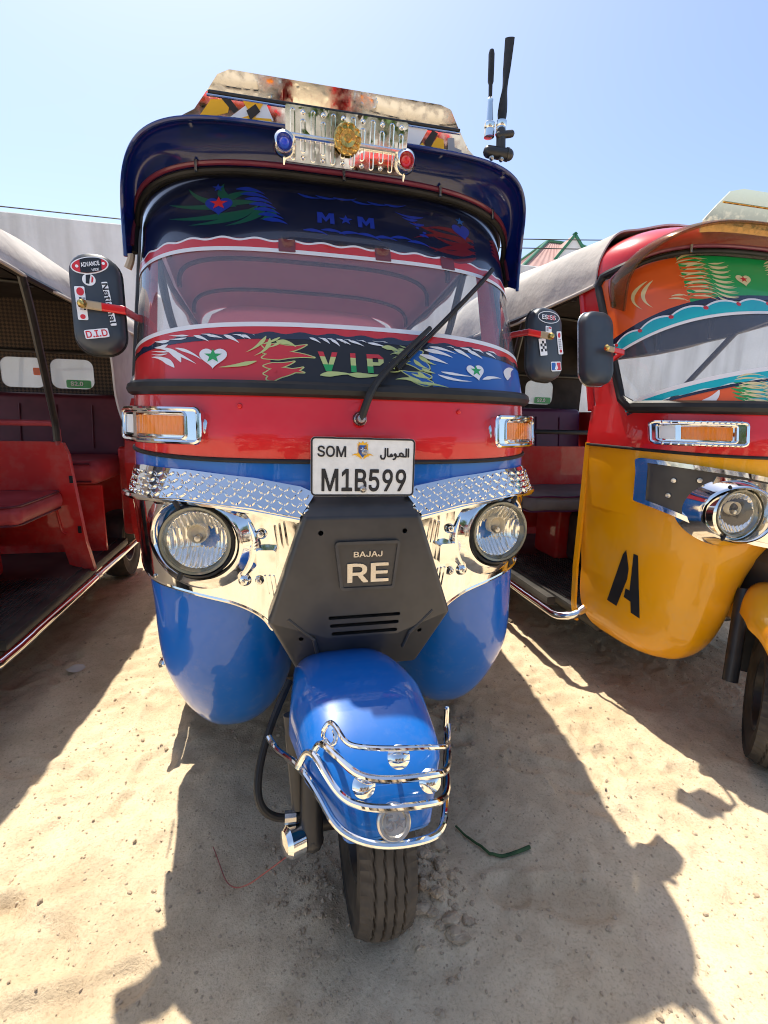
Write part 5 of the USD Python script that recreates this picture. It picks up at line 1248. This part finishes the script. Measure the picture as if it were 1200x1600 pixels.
f2 = band(lambda q: 0*q+.008, lambda q: np.maximum(lo2(q)-.056, .010))
wdec('orange_field', f2.intersection(sbox(-.83, -1, -.36, 1)), 'print_orange', .0008); wdec('teal_field', f2.intersection(sbox(-.36, -1, .83, 1)), 'print_teal', .0008)
flames('cream_flames', [(-.45+.012*(k % 3), .93-.028*k, -.33-.02*(k % 2), .95-.035*k, .026, .3*(-1)**k) for k in range(9)]+[(-.33, .90-.03*k, -.25, .91-.035*k, .02, -.3) for k in range(8)]+[(-.08, .92-.03*k, .03, .93-.035*k, .022, .3) for k in range(8)]+[(-.56, .84, -.60, .66, .035, -.5), (-.51, .70, -.44, .67, .02, .3)], 'print_cream', .0012)
flames('orange_flames', [(-.46, .92-.03*k, -.34, .91-.03*k, .018, .3*(-1)**k) for k in range(9)], 'print_orange', .0015)
flames('cream_flames', [(-.38+.01*(k % 2), .165-.022*k, -.26, .17-.028*k, .016, .3*(-1)**k) for k in range(7)]+[(-.30, .15-.025*k, -.20, .155-.028*k, .012, -.3) for k in range(5)], 'print_cream', .0014)
flames('green_flames', [(-.40, .16-.024*k, -.27, .155-.026*k, .024, -.25) for k in range(7)], 'print_green', .0011)
flames('white_flames', [(-.44, .10, -.62, .045, .035, .6), (-.22, .19, -.14, .15, .02, .3), (-.16, .20, -.06, .165, .02, .3), (-.24, .165, -.2, .12, .02, .3)], 'print_white', .0017)
for q_, v_, s_ in ((-.20, .80, .085), (-.13, .095, .085)):
    wdec('heart', HS(q_, v_, s_), 'print_cream' if v_ > .5 else 'print_white', .0020); wdec('heart_star', affinity.scale(star(q_, v_+.004, s_*.28), .78, 1), 'print_red', .0024)
for s in (-1, 1): indicator(R, st2, s); black_band_lamp(R, st2, s); headlamp_done = headlamp(R, st2, s)
black_panel(R, dict(st2, badge=False))
visor(R, 'visor_smoke')
fr = frame((.02, .30, 1.635), (1, 0, 0), (0, -.215, 1))
sh = Polygon([(-.275, -.02), (-.275, .01), (-.24, .055), (-.205, .095), (-.16, .106), (.20, .106), (.25, .095), (.285, .055), (.32, .01), (.32, -.02)]).buffer(.004)
rs = R.part('roof_sign', put(prism(sh, .003), fr), 'mirror_sheet', smooth=20)
R.part('sign_fold_line', put(tube([(-.222, .068, .004), (.265, .068, .004)], .003, 8), fr), 'brass', parent=rs)
ST2 = trimesh.transformations.rotation_matrix(math.radians(-46), [0, 0, 1], [0, .02, 0])@trimesh.transformations.translation_matrix((0, .03, 0)); fender(R, st2, ST2); w0 = len(R.later); R.later.append(ST2); wheel(R, np.array([.0, -.235, .197]), .202, .112); R.part('fork_leg', tube([(-.118, -.17, .50), (-.118, -.25, .22)], .021, 12), 'black_metal'); R.later.pop()
mf = slab(np.array([[(-.105+.21*u, -.262+.285*math.sin(a_), .2+.285*math.cos(a_)) for a_ in np.linspace(.2, 1.75, 10)] for u in np.linspace(0, 1, 5)]), .006); mf.apply_transform(ST2); R.part('mud_flap', mf, 'rubber')
mp, fr = mirror(R, st2, -1, (-.632, .262, 1.222), ((.985, .17, .0), (-.02, .15, 1.0)), (.120, .226))
mirror_arm(R, mp, (-.628, .205, 1.222), (-.55, .225, 1.215), (-.496, .36, 1.20), 'paint_red')
mp, fr = mirror(R, st2, 1, (.632, .262, 1.222), ((.985, -.17, .0), (.02, .15, 1.0)), (.120, .226))
mirror_arm(R, mp, (.628, .205, 1.222), (.55, .225, 1.215), (.496, .36, 1.20), 'paint_red')
# the stencilled letter on the flank, laid on the rounded corner of the leg shield
LOB = lobe(-1, True)
def flank(p):
    """(a, z): a runs along the horizontal line across the rounded corner -> points, normals on the leg shield"""
    d = np.array([.655, .756, 0.]); e1 = np.array([.756, -.655, 0.]); p = np.asarray(p, float)
    o = e1*p[:, :1]+np.array([0, 0, 1.0])*p[:, 1:2]-d*1.5
    loc, ri, tri = LOB.ray.intersects_location(o, np.tile(d, (len(p), 1)), multiple_hits=False)
    pts = o+d*1.5; nn = np.tile(-d, (len(p), 1)); pts[ri] = loc; nn[ri] = LOB.face_normals[tri]
    return pts, nn
for c_ in ([(-.522, .372), (-.490, .365), (-.468, .475), (-.468, .515), (-.482, .578), (-.490, .560)], [(-.459, .572), (-.446, .570), (-.416, .352), (-.444, .362), (-.449, .400), (-.471, .408), (-.469, .440), (-.456, .437)]):
    me = cat([wrap((g_, .0008), flank, .0016, .008) for z_ in np.arange(.33, .60, .01) for g_ in ngeoms(Polygon(c_).intersection(sbox(-1, z_, 0, z_+.01)))]); R.part('stencil_letter', me, 'print_black', smooth=60)

# ------------------------------------------------------------------ the red rickshaw on the left, seen through its open side
st3 = dict(base_style, low_paint='paint_cream', top_paint='paint_cream', cap_paint='paint_red_worn', canopy='canopy_white', lining='lining_dark', rear_cloth='brown_pattern', boxy=True, wins=(-.02, .23), roof_dz=-.035, roof_n=2.35)
R = Rick('auto_rickshaw', 'dusty red three-wheeler with red vinyl seats and open side, at the left', (-1.54, .06, .0), 'auto rickshaws parked in a row')
R3 = R
ws = cab(R, st3)
wdec('red_band', band(lin(.60), lin(.65), wav=.006, k=70), 'print_red', .0013)
for s in (-1, 1): indicator(R, st3, s); black_band_lamp(R, st3, s); headlamp(R, st3, s)
black_panel(R, dict(st3, badge=False)); visor(R, 'visor_smoke'); fender(R, st3, np.eye(4)); wheel(R, np.array([.0, -.262, .200]), .205, .112, treads=False)
R.part('fork_leg', tube([(-.118, -.20, .50), (-.118, -.285, .22)], .021, 12), 'black_metal')
# side curtain hanging by the rear door post
cu = np.array([[(.605+.012*math.sin(v*7+u*3), 1.42+(.20+.10*v)*0+u*(.60)+.30*v*(1-u*.6), 1.405-v*(.56-.05*u)) for v in np.linspace(0, 1, 16)] for u in np.linspace(0, 1, 12)])
cp = R.part('side_curtain', slab(cu, .004), 'canopy_grey', smooth=60)
R.part('curtain_edge', tube(cu[0], .005, 6), 'print_white', parent=cp)
R.part('curtain_patch', slab(cu[:4, 12:]+[.004, 0, 0], .002), 'green_trim', parent=cp)

# ------------------------------------------------------------------ small things on the ground
def gz(x, y): return float(heights(np.array([x]), np.array([y]))[0])
def pebble(rng, r):
    m_ = trimesh.creation.icosphere(2 if r != 1.0 else 0, 1.0); v = m_.vertices; o_ = rng.random(3)*50
    v = v*(1+.9*(meshkit.fbm(v*1.6+o_, 3, 5)[:, None]-.5)+.18*(rng.random((len(v), 1))-.5)); m_.vertices = v*r*rng.uniform([.8, .7, .5], [1.3, 1.1, .9]); return m_
rng = np.random.default_rng(3)
for k in range(64):
    r = rng.choice([.006, .009, .013, .018], p=[.42, .34, .18, .06]); x = .135+rng.normal(0, .034); y = -.20+rng.normal(0, .055)
    if k > 52: x = .30+rng.normal(0, .12); y = .32+rng.normal(0, .09)
    m_ = pebble(rng, r*1.15); m_.apply_translation([0, 0, 0])
    me = usdkit.mesh(stage, numbered('/World', 'dirt_clod'), m_.apply_translation([x, y, gz(x, y)+r*.35]), M('clod'), smooth=False)
    if k > 52: tag(me.GetPrim(), 'dry lump of earth on shaded sand under the right side of the blue rickshaw', 'dirt clod', 'lumps of earth under the blue rickshaw')
    else: tag(me.GetPrim(), 'dry lump of earth heaped against the right of the front tyre', 'dirt clod', 'lumps of earth beside the front tyre')
# loose grit: too many to count
pts = []
for k in range(8200):
    x = rng.uniform(-1.9, 2.1); y = -.6+abs(rng.normal(0, 1.1)) if rng.random() < .8 else rng.uniform(-.7, 3); pts.append((x, y, rng.choice([.0016, .0024, .0036, .006], p=[.46, .34, .16, .04])))
for k in range(900):
    s_ = rng.choice(3); cx, cy, a, b = [(.135, -.19, .05, .09), (-.11, -.16, .05, .10), (.28, .33, .17, .12)][s_]
    pts.append((cx+rng.normal(0, a), cy+rng.normal(0, b), rng.choice([.002, .0035, .006], p=[.5, .35, .15])))
pts = np.array(pts); z = heights(pts[:, 0], pts[:, 1])
base = [pebble(rng, 1.0) for _ in range(6)]; V, Fc, k0 = [], [], 0
for i, (x, y, r) in enumerate(pts):
    b = base[i % 6]; a = rng.uniform(0, 6.28); c_, s_ = math.cos(a), math.sin(a); v = b.vertices*r
    v = np.c_[v[:, 0]*c_-v[:, 1]*s_+x, v[:, 0]*s_+v[:, 1]*c_+y, v[:, 2]+z[i]+r*.25]; V.append(v); Fc.append(b.faces+k0); k0 += len(v)
me = usdkit.mesh(stage, '/World/grit', (np.vstack(V), np.vstack(Fc)), M('clod'), smooth=False); tag(me.GetPrim(), 'loose grit and small stones scattered over the sand', 'grit', kind='stuff')
def gline(P, n, h=.003): p = spline(P, n); p3 = np.array([(a[0], a[1], gz(a[0], a[1])+h+(a[2] if len(a) > 2 else 0)) for a in p]); return p3
p3 = np.vstack([gline([(.254, -.071), (.28, -.12), (.303, -.163)], 14, .006), gline([(.303, -.163), (.35, -.172), (.406, -.164)], 14, .006)])
me = usdkit.mesh(stage, '/World/twig', tube(p3, np.interp(np.linspace(0, 1, 28), [0, .5, 1], [.0032, .0042, .006])*.8, 6), M('twig_green'), smooth=60); tag(me.GetPrim(), 'bent green twig lying on the shaded sand', 'twig')
w = spline([(-.150, -.262, .205), (-.20, -.25, .16), (-.25, -.20, .08), (-.29, -.12, .012), (-.31, -.07, .006), (-.33, -.02, .004)], 40); w[:, 2] += [gz(a, b)*.3 for a, b in w[:, :2]]
me = usdkit.mesh(stage, '/World/loose_wire', tube(w, .0011, 6), M('wire_red'), smooth=60); tag(me.GetPrim(), 'thin red wire trailing from the front axle to the ground', 'wire')
lp = np.array([[(-.985+.05*u+.018*v, .90+.05*u*.6-.02*v+.0, gz(-.97, .9)+.006+.012*math.sin(u*3)*math.sin(v*4+u)) for v in np.linspace(0, 1, 6)] for u in np.linspace(0, 1, 8)])
me = usdkit.mesh(stage, '/World/litter_scrap', slab(lp, .0008), M('litter'), smooth=60); tag(me.GetPrim(), 'crumpled pale scrap of litter under the edge of the red rickshaw', 'litter')
p3 = gline([(.90, 1.12), (.925, 1.05), (.95, .98)], 14, .006)
me = usdkit.mesh(stage, '/World/stick', tube(p3, .009, 6), M('bark'), smooth=60); tag(me.GetPrim(), 'short dark stick lying in the sunlit strip behind the blue rickshaw', 'stick')

# ------------------------------------------------------------------ across the yard: what the chrome and the roof sign reflect
def tree(loc, h, seed, label):
    rg2 = np.random.default_rng(seed); t_ = thing('tree', label, 'tree', loc)
    tr = [tube(spline([(0, 0, -.1), (.05, .03, h*.25), (-.04, .06, h*.5), (.03, 0, h*.7)], 14), np.linspace(.16, .06, 14), 8)]
    cl = []
    for k in range(9):
        a = k*2.4; z0 = h*(.35+.03*k); q_ = np.array([math.cos(a), math.sin(a), .7])*h*rg2.uniform(.16, .30)+[0, 0, z0]
        tr.append(tube(spline([(0, 0, z0-.1), tuple(q_*[.5, .5, 1]), tuple(q_)], 8), np.linspace(.05, .015, 8), 6)); cl.append(q_)
    part(t_, 'trunk', cat(tr), 'bark')
    n = 2600; c_ = np.array(cl)[rg2.integers(0, 9, n)]+rg2.normal(0, .30, (n, 3))*[h*.13, h*.13, h*.10]*3/1.6
    u = rg2.normal(size=(n, 3)); u /= np.linalg.norm(u, axis=1, keepdims=True); w_ = np.cross(u, rg2.normal(size=(n, 3))); w_ /= np.linalg.norm(w_, axis=1, keepdims=True)
    L_ = rg2.uniform(.07, .15, (n, 1)); V = np.stack([c_-u*L_, c_+w_*L_*.4, c_+u*L_, c_-w_*L_*.4], 1).reshape(-1, 3); i = np.arange(n)*4
    part(t_, 'crown', trimesh.Trimesh(V, np.vstack([np.stack([i, i+1, i+2], 1), np.stack([i, i+2, i+3], 1)]), process=False), 'leaf', smooth=False)
tree((-3.2, -8.2, 0), 4.2, 1, 'bushy green tree across the yard, left of the facing rickshaws'); tree((1.0, -8.8, 0), 4.8, 2, 'tall green tree across the yard, behind the facing rickshaws'); tree((4.8, -7.6, 0), 4.0, 3, 'green tree across the yard, right of the facing rickshaws')
for k, x in enumerate((-2.1, -.55, 1.05, 2.6)):
    x_ = UsdGeom.Xform.Define(stage, numbered('/World', 'auto_rickshaw')); x_.GetPrim().GetReferences().AddInternalReference(R3.path); x_.GetPrim().SetInstanceable(True)
    x_.ClearXformOpOrder(); x_.AddTranslateOp().Set(Gf.Vec3d(x, -3.75+.1*k, 0)); x_.AddRotateZOp(opSuffix='turn').Set(180.0+3*k-2)
    tag(x_.GetPrim(), ('leftmost', 'second from left', 'third from left', 'rightmost')[k]+' red and cream rickshaw of the facing row across the yard', 'auto rickshaw', 'auto rickshaws of the facing row')
wall('boundary_wall', 'pale wall across the yard, reflected in the chrome', ((9, -11.0), (-9, -11.2)), -.2, 2.9, 8)
